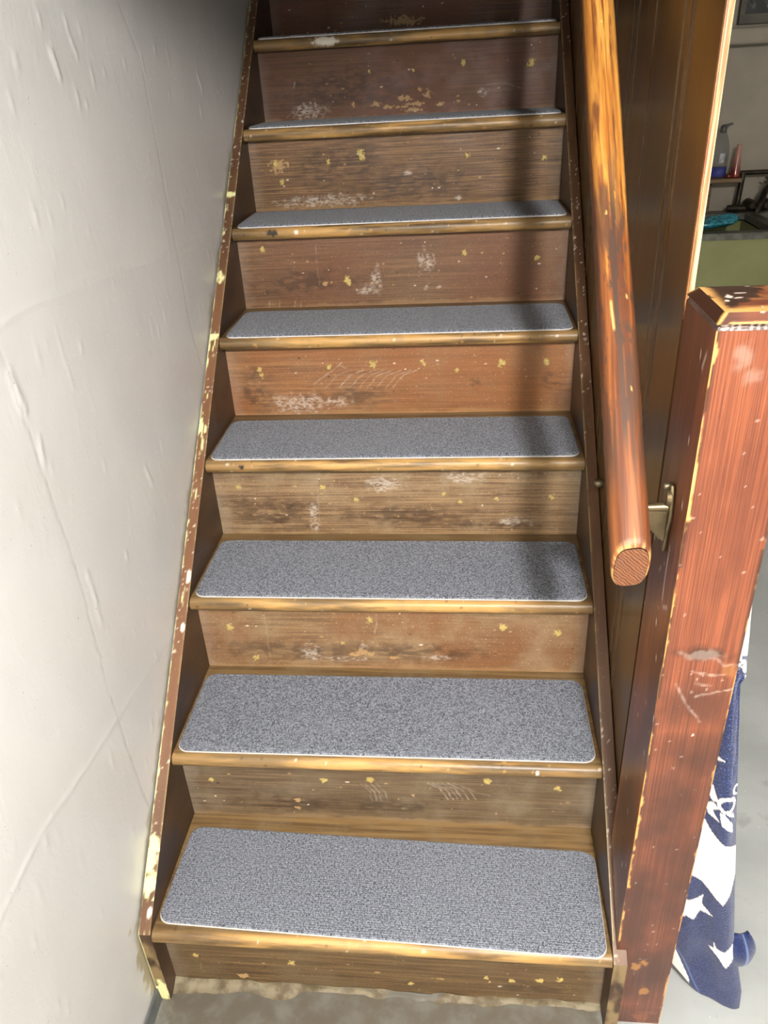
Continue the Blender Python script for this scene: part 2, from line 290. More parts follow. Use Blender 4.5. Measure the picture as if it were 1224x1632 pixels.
def floor_mat():
    t = NT('floor_paint'); v = t.coord(False)
    a = t.noise(v, 3.5, 5, 0.6); c = t.mix(t.ramp(a, 0.3, 0.7), lin((150, 153, 152)), lin((168, 171, 170)))
    b = t.noise(v, 14, 4); c = t.mix(t.math('MULTIPLY', t.ramp(b, 0.6, 0.75), 0.4), c, lin((108, 106, 98)))
    d = t.noise(v, 90, 2); c = t.mix(t.math('MULTIPLY', t.ramp(d, 0.72, 0.76), 0.8), c, lin((70, 66, 60)))
    e = t.noise(t.coord(False, off=(4, 2, 0)), 70, 2); c = t.mix(t.math('MULTIPLY', t.ramp(e, 0.73, 0.77), 0.6), c, lin((205, 205, 200)))
    # brown grime around the foot of the stairs, with the shadow there painted in
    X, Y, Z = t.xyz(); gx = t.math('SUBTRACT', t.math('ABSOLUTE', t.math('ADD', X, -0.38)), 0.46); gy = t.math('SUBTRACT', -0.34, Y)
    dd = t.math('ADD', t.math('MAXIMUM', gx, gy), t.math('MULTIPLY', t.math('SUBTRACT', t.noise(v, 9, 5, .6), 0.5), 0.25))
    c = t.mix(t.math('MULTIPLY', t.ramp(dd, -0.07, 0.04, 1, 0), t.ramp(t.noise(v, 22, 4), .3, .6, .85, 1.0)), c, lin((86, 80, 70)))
    return t.done(c, t.ramp(a, 0.3, 0.7, 0.35, 0.5), t.bump(b, 0.12, 0.003), 0.45)
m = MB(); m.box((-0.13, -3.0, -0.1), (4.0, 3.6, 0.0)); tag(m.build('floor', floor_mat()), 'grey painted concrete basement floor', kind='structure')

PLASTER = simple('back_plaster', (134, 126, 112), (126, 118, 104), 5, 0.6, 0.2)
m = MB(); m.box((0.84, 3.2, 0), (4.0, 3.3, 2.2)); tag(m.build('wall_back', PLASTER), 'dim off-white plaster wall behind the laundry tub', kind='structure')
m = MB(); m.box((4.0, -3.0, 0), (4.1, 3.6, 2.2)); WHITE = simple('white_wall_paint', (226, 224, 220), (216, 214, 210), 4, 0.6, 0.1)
tag(m.build('wall_right', WHITE), 'off-white far side wall of the basement', kind='structure')
m = MB(); m.box((-0.13, -3.1, 0), (4.1, -3.0, 3.2)); tag(m.build('wall_front', WHITE), 'off-white wall behind the camera', kind='structure')
CEIL = simple('ceiling_boards', (222, 220, 214), (212, 210, 204), 4, 0.7, 0.1)
YH, ZH = -0.50, 1.885
m = MB(); m.box((-0.13, -3.0, 2.2), (4.1, YH, 2.3)); m.box((0.845, YH, 2.2), (4.1, 3.6, 2.3)); m.box((-0.13, YH, 3.2), (0.845, 3.6, 3.3))
tag(m.build('ceiling', CEIL), 'basement ceiling with the stairwell opening', kind='structure')
m = MB(); m.box((XW, YH - 0.10, ZH), (0.838, YH, 2.2)); tag(m.build('shade_header', CEIL), 'unseen header beam added to shade the upper stairs', kind='structure')  # out-of-view beam added to block the bulb from the upper steps
m = MB(); m.prism([(XW + .001, 0), (XW + 0.009, 0), (XW + 0.007, 0.034), (XW + .004, 0.036)], 'y', -2.9, -0.008)
tag(m.build('baseboard_left', simple('baseboard_grey', (74, 77, 78), (96, 98, 98), 20, 0.5)), 'low dark grey painted strip along the foot of the plaster wall', kind='structure')

# ------------------------------------------------------------------ plank partition on the right of the stairs
PLANKM = None
def plank_mat():
    t = NT('varnished_plank'); v = t.coord(scale=(30, 30, 1.5))
    g = t.noise(v, 1.0, 4, 0.6, 0.5); c = t.mix(t.ramp(g, 0.3, 0.7), lin((62, 43, 18)), lin((86, 62, 27)))
    b = t.noise(t.coord(scale=(1, 1, .5)), 3.0, 3); c = t.mix(t.math('MULTIPLY', t.ramp(b, 0.4, 0.7), 0.5), c, lin((84, 52, 22)))
    return t.done(c, 0.28, t.bump(g, 0.1, 0.001), 0.5)
PLANKM = plank_mat()
part_wall = tag(empty('trim_2', (0.826, 0.198, 0)), 'dark varnished plank partition on the right of the stairs', kind='structure')
PX = 0.8245
y = 0.198; wid = 0.170; k = 0
while y < 3.15:
    m = MB(); y1 = min(y + wid, 3.2); b = 0.004
    prof = [(PX + 0.009, y + 0.001), (PX + b, y + 0.001), (PX, y + 0.001 + b)]
    if k == 0:
        prof = [(PX + 0.009, y), (PX, y)]
    if k % 2 == 0:     # bead and quirk near the far edge
        prof += [(PX, y1 - 0.052), (PX + 0.0035, y1 - 0.049), (PX - 0.001, y1 - 0.043), (PX - 0.0015, y1 - 0.036), (PX + 0.0035, y1 - 0.030), (PX, y1 - 0.026)]
    prof += [(PX, y1 - 0.001 - b), (PX + b, y1 - 0.001), (PX + 0.009, y1 - 0.001)]
    m.prism(prof, 'z', 0.0, 2.2)
    m.build('plank', PLANKM, part_wall, (PX, y, 0))
    y = y1; k += 1
def raw_mat():
    t = NT('raw_plank_edge'); v = t.coord(False, (200, 60, 5)); g = t.noise(v, 1.0, 4)
    return t.done(t.mix(t.ramp(g, 0.35, 0.6), lin((120, 92, 58)), lin((196, 178, 136))), 0.6, t.bump(g, 0.3, 0.001), 0.3)
RAW = raw_mat()
m = MB(); m.box((PX + 0.0024, 0.1935, 1.22), (PX + 0.0088, 0.1978, 2.2))
o = m.build('raw_edge', RAW, part_wall, (PX, 0.188, 1.22)); o['label'] = 'pale bare wood end of the first plank'
m = MB(); m.box((PX + 0.0004, 0.1948, 1.22), (PX + 0.0023, 0.1978, 2.2)); m.build('edge_bead', simple('edge_bead_red', (120, 66, 38), (150, 100, 60), 30, 0.4), part_wall, (PX, 0.188, 1.22))
m = MB(); m.box((PX + 0.004, 0.124, 0), (PX + 0.05, 0.1975, 1.235)); m.build('stile', PLANKM, part_wall, (PX + .02, 0.15, 0))
m = MB(); m.box((PX + 0.0095, 0.55, 0), (PX + 0.03, 3.2, 2.2)); m.build('backing_sheet', PLANKM, part_wall, (PX + .02, 1.5, 0))

# ================================================================== STAIRCASE
stairs = tag(empty('staircase', (W / 2, 0, 0)), 'worn brown wooden staircase with scuffed risers and painted side stringers', 'staircase')
D1, L1, DU1 = (84, 60, 38), (120, 90, 58), (134, 114, 84)
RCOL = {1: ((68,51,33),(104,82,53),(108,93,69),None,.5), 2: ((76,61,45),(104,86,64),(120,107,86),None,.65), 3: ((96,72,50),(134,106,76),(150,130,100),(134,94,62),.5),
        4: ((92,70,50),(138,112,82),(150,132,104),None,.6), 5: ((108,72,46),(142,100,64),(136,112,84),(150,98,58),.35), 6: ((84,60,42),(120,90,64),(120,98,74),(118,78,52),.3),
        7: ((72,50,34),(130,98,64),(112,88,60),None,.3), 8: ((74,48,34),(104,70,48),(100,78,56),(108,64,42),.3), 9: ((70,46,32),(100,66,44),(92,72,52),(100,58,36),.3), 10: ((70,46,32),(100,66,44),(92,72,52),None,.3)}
def build_riser(i):
    y = (i - 1) * RUN + NOSE; z0 = (i - 1) * RISE; h = RISE - 0.029
    m = MB(); us = np.linspace(0.0004, W - 0.0004, 460 if i < 10 else 2); vs = np.linspace(0, h, 104 if i < 10 else 2)
    m.grid(lambda u, v: (u, 0 * u + y, v + z0), us, vs)
    U, V = [a.ravel() for a in np.meshgrid(us, vs)]
    d = MARKS.get(i, {'p': [], 'b': [], 'w': [], 'd': [], 's': []}); mk = np.zeros((len(U), 4))
    for n, (a, b, ra, rb) in enumerate(d['p']): mk[:, 0] = np.maximum(mk[:, 0], blob(U, V, a, b, ra * .72, rb * .72, i * 31 + n, 1.1, 260))
    for n, (a, b, ra, rb) in enumerate(d['b']): mk[:, 3] = np.maximum(mk[:, 3], blob(U, V, a, b, ra * .8, rb * .7, i * 37 + n, 1.2, 170) * .85)
    for n, (a, b, ra, rb) in enumerate(d['w']): mk[:, 1] = np.maximum(mk[:, 1], blob(U, V, a, b, ra, rb, i * 41 + n, 0.9, 90, 0.6) * 0.5 * sstep(0.32, 0.7, fbm(U * 150, V * 320, i + n, 3)))
    for n, (a, b, ra, rb) in enumerate(d['d']): mk[:, 2] = np.maximum(mk[:, 2], blob(U, V, a, b, ra, rb, i * 43 + n, 0.8, 50, 0.7) * 0.55 * sstep(0.25, 0.6, fbm(U * 60, V * 160, i + n + 5, 3)))
    for n, pl in enumerate(d['s']): mk[:, 1] = np.maximum(mk[:, 1], polyline(U + (vn(V * 90, U * 30, n) - .5) * .004, V, pl, 0.0022, n, 0.9) * (0.2 + 0.3 * ((n * 37) % 10) / 9))
    rng = np.random.default_rng(i + 50)
    for k in range(46):                                  # random nicks
        a, b, r = rng.uniform(0.02, W - .02), rng.uniform(0.01, h - .01), rng.uniform(.0007, .0019)
        s = (np.abs(U - a) < .02) & (np.abs(V - b) < .02); ch = [3, 1, 3, 2][k % 4]
        mk[s, ch] = np.maximum(mk[s, ch], blob(U[s], V[s], a, b, r * rng.uniform(.6, 2.6), r, k, .6, 200) * .8)
    # thin line of dried paint and dust kept along the riser's foot and its two ends
    mk[:, 3] = np.maximum(mk[:, 3], 0.28 * sstep(0.012, 0.002, V + (fbm(U * 30, V * 30, i, 3) - .5) * .02))
    ends = sstep(0.035, 0.0, np.minimum(U, W - U) + (fbm(U * 40, V * 40, i + 3) - .5) * .03)
    mk[:, 1] = np.maximum(mk[:, 1], 0.09 * ends)
    n0 = m.n
    m.box((0, y + 0.0002, z0 - 0.0), (W, y + 0.019, z0 + h)); mk = np.concatenate([mk, np.zeros((m.n - n0, 4))])
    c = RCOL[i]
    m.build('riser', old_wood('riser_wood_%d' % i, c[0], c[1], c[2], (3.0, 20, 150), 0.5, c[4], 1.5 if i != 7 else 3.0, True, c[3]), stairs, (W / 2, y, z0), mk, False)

def tread_mat():
    t = NT('tread_wood'); v = t.coord(scale=(2.5, 60, 60))
    g = t.noise(v, 1.0, 5, 0.62, 0.8); g2 = t.noise(v, 3.0, 3)
    c = t.mix(t.ramp(g, 0.35, 0.66), lin((82, 63, 40)), lin((122, 97, 62)))
    X, Y, Z = t.xyz()
    # varnish walked off along the rounded front edge
    near = t.ramp(t.math('ABSOLUTE', t.math('ADD', Y, -0.004)), 0.004, 0.016, 1.0, 0.0)
    near = t.math('MULTIPLY', near, t.ramp(t.noise(t.coord(scale=(5, 40, 40), off=(2, 2, 2)), 1.0, 4), 0.38, 0.6))
    mid = t.ramp(t.math('ABSOLUTE', X), 0.2, 0.39, 1.0, 0.25)
    c = t.mix(t.math('MULTIPLY', t.math('MULTIPLY', near, mid), 0.85), c, t.mix(g, lin((168, 124, 64)), lin((214, 172, 108))))
    big = t.noise(t.coord(off=(5, 1, 1)), 14, 5, 0.65)
    c = t.mix(t.math('MULTIPLY', t.ramp(big, 0.45, 0.7), 0.5), c, lin((122, 104, 76)))
    p, wh, dk, ba = t.attr()
    c = t.mix(dk, c, lin((34, 24, 16))); c = t.mix(ba, c, lin((190, 148, 90))); c = t.mix(wh, c, lin((222, 214, 198)))
    n = t.bump(g2, 0.25, 0.001)
    return t.done(c, 0.4, n, 0.4)
TREADM = tread_mat()
NM = {8: [(0.193, 0.030, 'w')], 6: [(0.1, .014, 'd'), (0.156, .005, 'w')], 2: [(0.685, .004, 'w')], 4: [(0.079, .006, 'd')]}
def build_tread(i):
    yf = (i - 1) * RUN - OV; z = i * RISE; th = 0.028; r = 0.0135
    prof = []
    yb = i * RUN + NOSE + 0.0
    prof += [(yb, z - th), (yf + r, z - th)]
    prof += [(yf + r - r * math.sin(a), z - th / 2 - (th / 2) * math.cos(a)) for a in np.linspace(0.25, math.pi - 0.25, 9)]
    prof += [(yf + r, z), (yf + 0.03, z), (yb, z)]
    us = np.linspace(0.0004, W - 0.0004, 420); P = np.array(prof)
    m = MB(); m.grid(lambda u, v: (u, np.interp(v, np.arange(len(P)), P[:, 0]), np.interp(v, np.arange(len(P)), P[:, 1])), us, np.arange(len(P)), True)
    U, V = [a.ravel() for a in np.meshgrid(us, np.arange(len(P), dtype=float))]
    mk = np.zeros((len(U), 4)); rng = np.random.default_rng(i + 7)
    S = V * 0.0045
    for n, (x, rr, k) in enumerate(NM.get(i, [])):
        ch = 1 if k == 'w' else 2; mk[:, ch] = np.maximum(mk[:, ch], blob(U, S, x, 0.030, rr, max(.004, rr * .45), n, .6, 150))
    for k in range(40):
        x = rng.uniform(0, W); s0 = rng.uniform(.012, .05); rr = rng.uniform(.0007, .0020); ch = [3, 2, 1, 3][k % 4]
        s = np.abs(U - x) < .03; mk[s, ch] = np.maximum(mk[s, ch], .55 * blob(U[s], S[s], x, s0, rr * 2, rr, k, .6, 200))
    n0 = m.n
    for x in (0.0004, W - 0.0004): m.add([(x, a, b) for a, b in prof], [tuple(range(len(prof)))])
    mk = np.concatenate([mk, np.zeros((m.n - n0, 4))])
    m.build('tread', TREADM, stairs, (W / 2, yf, z), mk, True)
for i in range(1, 11): build_riser(i)
for i in range(1, 10): build_tread(i)

def stringer_mat():
    t = NT('stringer_wood'); v = t.coord(False, (40, 3, 6)); g = t.noise(v, 2.0, 4)
    c = t.mix(t.ramp(g, 0.35, 0.68), lin((50, 34, 22)), lin((74, 53, 36)))
    big = t.noise(t.coord(False), 8, 5, 0.65); c = t.mix(t.math('MULTIPLY', t.ramp(big, 0.48, 0.7), 0.35), c, lin((84, 68, 48)))
    p, wh, dk, ba = t.attr()
    c = t.mix(t.math('MULTIPLY', ba, 0.75), c, t.mix(g, lin((112, 74, 50)), lin((130, 92, 66))))
    c = t.mix(dk, c, lin((150, 128, 88))); c = t.mix(wh, c, lin((232, 222, 206))); c = t.mix(p, c, lin((226, 222, 164)))
    n = t.bump(g, 0.15, 0.001); n = t.bump(t.math('MAXIMUM', p, wh), 0.5, 0.001, n)
    sp = t.noise(t.coord(False), 380, 2); c = t.mix(t.math('MULTIPLY', t.ramp(sp, 0.68, 0.74), 0.5), c, lin((196, 180, 150)))
    return t.done(c, 0.42, n, 0.4)
STRM = stringer_mat()
def build_stringer(x0, side):
    x1 = x0 + ST; yf = -OV - 0.004 if side > 0 else -OV; top = lambda y: RISE + 0.002 + (y) * SLOPE
    ye = 2.3
    ztf = top(yf + 0.012)
    poly = [(yf, 0.0), (yf, ztf), (ye, top(ye)), (ye, top(ye) - 0.34), (0.42, 0.0)]
    m = MB(); us = np.linspace(x0, x1, 9); vs = np.concatenate([np.linspace(yf, 2.0, 800), [ye]])
    m.grid(lambda u, v: (u, v, ztf + (v - yf) / (ye - yf) * (top(ye) - ztf)), us, vs, False)
    U, V = [a.ravel() for a in np.meshgrid(us, vs)]
    mk = np.zeros((len(U), 4)); e = (U - x0) / ST
    if side < 0:
        out = 1 - e
        chip = sstep(0.50, 0.62, fbm(V * 16, U * 60, 3, 4) + 0.08 * (V > 0.6))
        mk[:, 0] = sstep(0.90, 1.0, out + (fbm(V * 90, U * 150, 6, 3) - .5) * .35) * (0.3 + 0.7 * chip)
        mk[:, 0] = np.maximum(mk[:, 0], sstep(0.74, 0.80, fbm(V * 22, U * 90, 13, 4)) * (out > .15))
        for (cv, rr) in ((0.08, .022), (0.045, .015), (0.10, .010), (0.9, .007), (1.02, .010), (1.2, .008)):
            mk[:, 0] = np.maximum(mk[:, 0], blob(U, V, x0 + .009, cv, .012, rr, int(cv * 99), .9, 130))
        for cv in (0.475, 0.483, 0.40, 0.015, 0.05): mk[:, 1] = np.maximum(mk[:, 1], blob(U, V, x0 + .016, cv, .004, .007, int(cv * 999), .4, 100))
        mk[:, 3] = 0.45 + 0.55 * sstep(0.08, 0.3, V) * sstep(1.15, 0.95, V)
    else:
        mk[:, 3] = 0.45
    mk[:, 1] = np.maximum(mk[:, 1], 0.55 * sstep(0.86, 0.92, vn(V * 300, U * 300, 71)) * (fbm(V * 5, U * 3, 72) > .45))
    inner = e if side < 0 else 1 - e
    mk[:, 2] = sstep(0.84, 0.98, inner) * (0.35 + 0.65 * (fbm(V * 30, U, 44, 3) > .45))
    n0 = m.n; n = len(poly)
    for x in (x0, x1): m.add([(x, a, b) for a, b in poly], [tuple(range(n))])
    f = np.linspace(0, ztf, 60); mk2 = np.zeros((2 * n, 4))
    m.grid(lambda u, v: (u, 0 * u + yf, v), us, f)
    U2, V2 = [a.ravel() for a in np.meshgrid(us, f)]; mk3 = np.zeros((len(U2), 4))
    if side < 0:
        mk3[:, 0] = np.maximum(blob(U2, V2, x0 + .010, .03, .013, .028, 8, .9, 110), sstep(.9, 1, 1 - (U2 - x0) / ST) * .7)
    mk3[:, 2] = 0.6 * sstep(.35, .65, fbm(U2 * 60, V2 * 25, 19, 4))
    for (a, b), (c, d) in [(poly[2], poly[3]), (poly[3], poly[4]), (poly[4], poly[0])]:
        m.add([(x0, a, b), (x1, a, b), (x1, c, d), (x0, c, d)], [(0, 1, 2, 3)]); 
    mk = np.concatenate([mk, mk2, mk3, np.zeros((12, 4))])
    m.build('stringer', STRM, stairs, (x0, 0, 0), mk, True)
build_stringer(-ST, -1); build_stringer(W, 1)
# dried caulk and glue along the foot of the first riser
def caulk():
    m = MB(); us = np.linspace(0.0, W, 200); vs = np.linspace(0, 1, 6)
    U, V = [a.ravel() for a in np.meshgrid(us, vs)]
    wdt = 0.006 + 0.020 * np.clip(fbm(U * 14, U * 0 + 2, 5, 4) - 0.36, 0, 1) * 2.2
    hh = 0.012 * (1 - V) ** 1.6 * (0.4 + vn(U * 35, V * 3, 4)) + 0.0006
    m.grid(lambda u, v: (u, NOSE - 0.001 - V * wdt, hh), us, vs, True)
    t = NT('old_caulk'); n1 = t.noise(t.coord(False), 22, 4); n2 = t.noise(t.coord(False, off=(3, 3, 3)), 9, 4)
    c = t.mix(t.ramp(n1, 0.4, 0.6), lin((78, 66, 46)), lin((116, 106, 86))); c = t.mix(t.ramp(n2, 0.52, 0.62), c, lin((86, 82, 74)))
    m.build('caulk_line', t.done(c, 0.6, t.bump(n1, 0.4, 0.002), 0.3), stairs, (W / 2, 0, 0), None, True)
caulk()

# ================================================================== CARPET MATS
def mat_mats():
    t = NT('mat_pile'); v = t.coord()
    a = t.noise(v, 620, 2, 0.7); b = t.noise(t.coord(off=(9, 1, 3)), 260, 3, 0.6)
    f = t.math('ADD', t.math('MULTIPLY', a, 0.6), t.math('MULTIPLY', b, 0.4))
    c = t.mix(t.ramp(f, 0.40, 0.60), lin((44, 48, 58)), lin((148, 152, 162)))
    wv = t.node('ShaderNodeTexWave', wave_type='BANDS', bands_direction='Y'); t.put(wv.inputs['Vector'], t.coord(False)); wv.inputs['Scale'].default_value = 75; wv.inputs['Distortion'].default_value = 1.2; wv.inputs['Detail'].default_value = 2; wv.inputs['Detail Scale'].default_value = 4
    rib = wv.outputs['Fac']
    c = t.mix(t.math('MULTIPLY', t.math('SUBTRACT', 1.0, rib), 0.28), c, lin((48, 52, 64)))
    big = t.noise(v, 5, 3); c = t.mix(t.math('MULTIPLY', t.ramp(big, 0.4, 0.7), 0.15), c, lin((120, 124, 132)))
    n = t.bump(rib, 0.35, 0.0012); n = t.bump(f, 0.7, 0.0016, n)
    return t.done(c, 0.95, n, 0.1, **{'Sheen Weight': 0.15})
PILE = mat_mats(); BACK = simple('mat_backing', (214, 208, 204), (196, 190, 186), 60, 0.7)
def rrect(w, d, r, n=7):
    p = []
    for cx, cy, a0 in ((w - r, r, -90), (w - r, d - r, 0), (r, d - r, 90), (r, r, 180)):
        for a in np.linspace(a0, a0 + 90, n): p.append((cx + r * math.cos(math.radians(a)), cy + r * math.sin(math.radians(a))))
    return p
MATS = {1: (0.004, 0.012, -0.0275, 0.205, 'lowest of all, on the bottom tread'), 2: (0.006, 0.002, 0.004, 0.218, 'on the second tread from the floor'), 3: (0.006, 0.001, -0.002, 0.214, 'on the third tread from the floor, across the rail shadow'),
        4: (0.007, -0.002, 0.006, 0.207, 'on the fourth tread, level with the rail end'), 5: (0.012, -0.006, 0.002, 0.206, 'on the fifth tread from the floor'), 6: (0.010, -0.008, 0.009, 0.212, 'on the sixth tread, seen at a low angle'),
        7: (0.010, -0.006, 0.006, 0.210, 'on the seventh tread, seen as a thin strip'), 8: (0.008, -0.006, 0.004, 0.210, 'on the topmost visible tread, only its edge seen')}
WRD = {1: 'lowest', 2: 'second', 3: 'third', 4: 'fourth', 5: 'fifth', 6: 'sixth', 7: 'seventh', 8: 'eighth'}
for i, (x0, y0, rot, dep, where) in MATS.items():
    wd = 0.788 - (x0 - 0.004); y0 = y0; z = i * RISE + 0.0006; base = empty('stair_mat', (x0, (i - 1) * RUN + y0, z))
    base.rotation_euler.z = rot
    tag(base, 'grey ribbed carpet stair mat ' + where, 'mat', 'carpet mats on the treads')
    out = rrect(wd, dep, 0.022); n = len(out); cx, cy = wd / 2, dep / 2
    def ring(ins, zz): return [(cx + (a - cx) * (1 - ins / cx), cy + (b - cy) * (1 - ins / cy), zz) for a, b in out]
    def slab(name, rings, mt):
        m = MB(); v = [p for r in rings for p in r]
        f = [(k * n + j, k * n + (j + 1) % n, (k + 1) * n + (j + 1) % n, (k + 1) * n + j) for k in range(len(rings) - 1) for j in range(n)]
        m.add(v, f + [tuple(range(n - 1, -1, -1)), tuple(range((len(rings) - 1) * n, len(rings) * n))])
        me_o = m.build(name, mt, None, (0, 0, 0)); me_o.parent = base; return me_o
    slab('backing', [ring(0, 0), ring(0, 0.0022), ring(0.002, 0.0023)], BACK)
    slab('pile', [ring(0.0012, 0.0023), ring(0.0010, 0.004), ring(0.003, 0.0056), ring(0.007, 0.0060), ring(0.0085, 0.0052), ring(0.0100, 0.0060), ring(0.0125, 0.0062)], PILE)

# ================================================================== NEWEL POST
PX0, PX1, PY0, PY1, PZ = 0.806, 0.899, 0.0, 0.122, 1.264
def post_mat(cap=False):
    t = NT('newel_cap_wood' if cap else 'newel_wood')
    v = t.coord(False, (400, 160, 4) if not cap else (12, 260, 100)); g = t.noise(v, 1.0, 4, 0.6, 0.25); g2 = t.noise(v, 2.6, 3)
    c = t.mix(t.ramp(g, 0.36, 0.64), lin((92, 48, 29)), lin((124, 68, 42)))
    c = t.mix(t.math('MULTIPLY', t.ramp(g2, 0.5, 0.75), 0.25), c, lin((186, 112, 80)))
    big = t.noise(t.coord(False, (6, 6, 2.2)), 1.0, 4, 0.6)
    c = t.mix(t.math('MULTIPLY', t.ramp(big, 0.44, 0.66), 0.75), c, lin((76, 36, 24)))
    p, wh, dk, ba = t.attr()
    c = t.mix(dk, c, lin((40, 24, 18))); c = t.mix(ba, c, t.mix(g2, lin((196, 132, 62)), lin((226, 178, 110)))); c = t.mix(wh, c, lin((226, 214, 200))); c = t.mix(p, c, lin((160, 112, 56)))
    sp = t.noise(t.coord(False), 160, 2); c = t.mix(t.math('MULTIPLY', t.ramp(sp, 0.78, 0.80), 0.4), c, lin((214, 190, 160)))
    n = t.bump(g2, 0.2, 0.001); n = t.bump(t.math('SUBTRACT', wh, ba), 0.3, 0.001, n)
    return t.done(c, t.ramp(big, .3, .7, .3, .42), n, 0.5)
def build_post():
    root = tag(empty('newel_post', ((PX0 + PX1) / 2, (PY0 + PY1) / 2, 0)), 'red-brown square newel post with chipped edges at the foot of the stairs', 'post')
    PM = post_mat()
    sc = [[(.8429,.8197),(.8695,.813),(.8846,.8155)], [(.8535,.7773),(.899,.7916)], [(.8262,.7981),(.84,.77),(.8653,.7332)], [(.8688,.843),(.8806,.831),(.898,.8315)], [(.846,.1913),(.8571,.1924)], [(.85,.80),(.87,.795)]]
    m = MB(); marks = []
    def paint(U, V, side):
        k = np.zeros((len(U), 4)); 
        if side == 'front':
            e = np.minimum(U - PX0, PX1 - U)
            j = fbm(U * 90, V * 45, 3, 4) * .010
            k[:, 3] = sstep(0.0005, -0.0012, U - PX0 - j + .0030) * .9 * sstep(.36, .46, fbm(V * 26, U * 0, 77, 3))
            k[:, 3] = np.maximum(k[:, 3], .8 * sstep(0.0, -0.0012, PX1 - U - fbm(U * 90, V * 30, 8, 4) * .010 + .0047))
            k[:, 2] = .7 * sstep(.006, .002, e) * (fbm(U * 60, V * 20, 9, 3) > .45)
            for n, l in enumerate(sc): k[:, 1] = np.maximum(k[:, 1], polyline(U, V + (vn(U * 200, V * 200, n) - .5) * .003, l, .0022, n, .9) * .38)
            for n, (a, b, ra, rb) in enumerate([(.841,.171,.007,.009), (.8533,.181,.006,.007), (.8634,.0985,.008,.009)]): k[:, 0] = np.maximum(k[:, 0], .7 * blob(U, V, a, b, ra, rb, n, .8, 140))
            k[:, 1] = np.maximum(k[:, 1], .10 * blob(U, V, .835, 1.238, .009, .012, 2, .8, 90, .6)); k[:, 1] = np.maximum(k[:, 1], .08 * blob(U, V, .848, 1.215, .008, .01, 4, .9, 120, .5))
            k[:, 1] = np.maximum(k[:, 1], blob(U, V, .8599, .7077, .0016, .002, 4, .2, 90, .3))
            k[:, 2] = np.maximum(k[:, 2], .75 * blob(U, V, .857, .849, .032, .010, 3, .7, 60, .5)); k[:, 1] = np.maximum(k[:, 1], .12 * blob(U, V, .852, .847, .022, .007, 6, .9, 160, .4))
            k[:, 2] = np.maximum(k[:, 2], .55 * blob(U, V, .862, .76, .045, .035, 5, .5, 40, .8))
            k[:, 0] = np.maximum(k[:, 0], .3 * blob(U, V, .890, .822, .010, .010, 6, .6, 90, .4))
            k[:, 2] = np.maximum(k[:, 2], .6 * sstep(.09, .02, V) * (fbm(U * 30, V * 60, 31, 3) > .42))
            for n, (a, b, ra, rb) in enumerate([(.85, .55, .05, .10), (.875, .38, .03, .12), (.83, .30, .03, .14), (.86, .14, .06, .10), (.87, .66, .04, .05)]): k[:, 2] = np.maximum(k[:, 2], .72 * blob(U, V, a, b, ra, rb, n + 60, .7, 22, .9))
            r = np.random.default_rng(3)
            for n in range(60):
                a, b = r.uniform(PX0, PX1), r.uniform(.05, 1.2); rr = r.uniform(.0005, .0013)
                s = (np.abs(U - a) < .02) & (np.abs(V - b) < .02); k[s, 1] = np.maximum(k[s, 1], .2 * blob(U[s], V[s], a, b, rr * r.uniform(.7, 2), rr * r.uniform(.7, 2.5), n, .5, 200))
        else:
            j = fbm(U * 90, V * 30, 13, 4) * .010
            k[:, 3] = sstep(0.0, -0.0015, U - PY0 - j + .0028) * .8
            k[:, 2] = .6 * sstep(.3, .6, fbm(U * 12, V * 4, 9, 3))
            r = np.random.default_rng(8)
            for n in range(30):
                a, b = r.uniform(PY0, PY1), r.uniform(.2, 1.24); rr = r.uniform(.001, .002)
                s = (np.abs(U - a) < .03) & (np.abs(V - b) < .03); k[s, 1] = np.maximum(k[s, 1], .7 * blob(U[s], V[s], a, b, rr, rr * r.uniform(.7, 4), n, .5, 200))
            for l in ([(.045, .98), (.046, .93), (.043, .90)], [(.02, .905), (.035, .895)], [(.02, 1.235), (.028, 1.215)]): k[:, 1] = np.maximum(k[:, 1], polyline(U, V, l, .003, 3, .4) * .7)
        return k
    XN = W + ST + 0.0012                       # notch over the stringer
    tp = lambda y: RISE + 0.016 + y * SLOPE
    # front face: above the notch full width, below it narrowed
    zt = tp(PY0)
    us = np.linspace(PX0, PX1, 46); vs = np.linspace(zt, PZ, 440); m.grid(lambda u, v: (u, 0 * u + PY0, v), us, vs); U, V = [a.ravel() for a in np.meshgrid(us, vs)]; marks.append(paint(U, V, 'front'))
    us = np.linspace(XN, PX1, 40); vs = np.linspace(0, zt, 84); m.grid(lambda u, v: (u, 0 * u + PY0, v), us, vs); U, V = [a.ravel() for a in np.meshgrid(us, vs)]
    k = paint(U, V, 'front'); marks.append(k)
    # left face with sloping lower edge
    us = np.linspace(PY0, PY1, 50); vs = np.linspace(0, 1, 300)
    fz = lambda u, v: tp(u) + v * (PZ - tp(u))
    m.grid(lambda u, v: (0 * u + PX0, u, fz(u, v)), us, vs); U, V = [a.ravel() for a in np.meshgrid(us, vs)]; marks.append(paint(U, fz(U, V), 'left'))
    n0 = m.n
    m.add([(PX0, PY0, tp(PY0)), (PX0, PY1, tp(PY1)), (XN, PY1, tp(PY1)), (XN, PY0, tp(PY0))], [(0, 1, 2, 3)])
    m.add([(XN, PY0, 0), (XN, PY1, 0), (XN, PY1, tp(PY1)), (XN, PY0, tp(PY0))], [(0, 1, 2, 3)])
    m.add([(PX1, PY0, 0), (PX1, PY1, 0), (PX1, PY1, PZ), (PX1, PY0, PZ)], [(0, 1, 2, 3)])
    m.add([(XN, PY1, 0), (PX1, PY1, 0), (PX1, PY1, PZ), (PX0, PY1, PZ), (PX0, PY1, tp(PY1)), (XN, PY1, tp(PY1))], [tuple(range(6))])
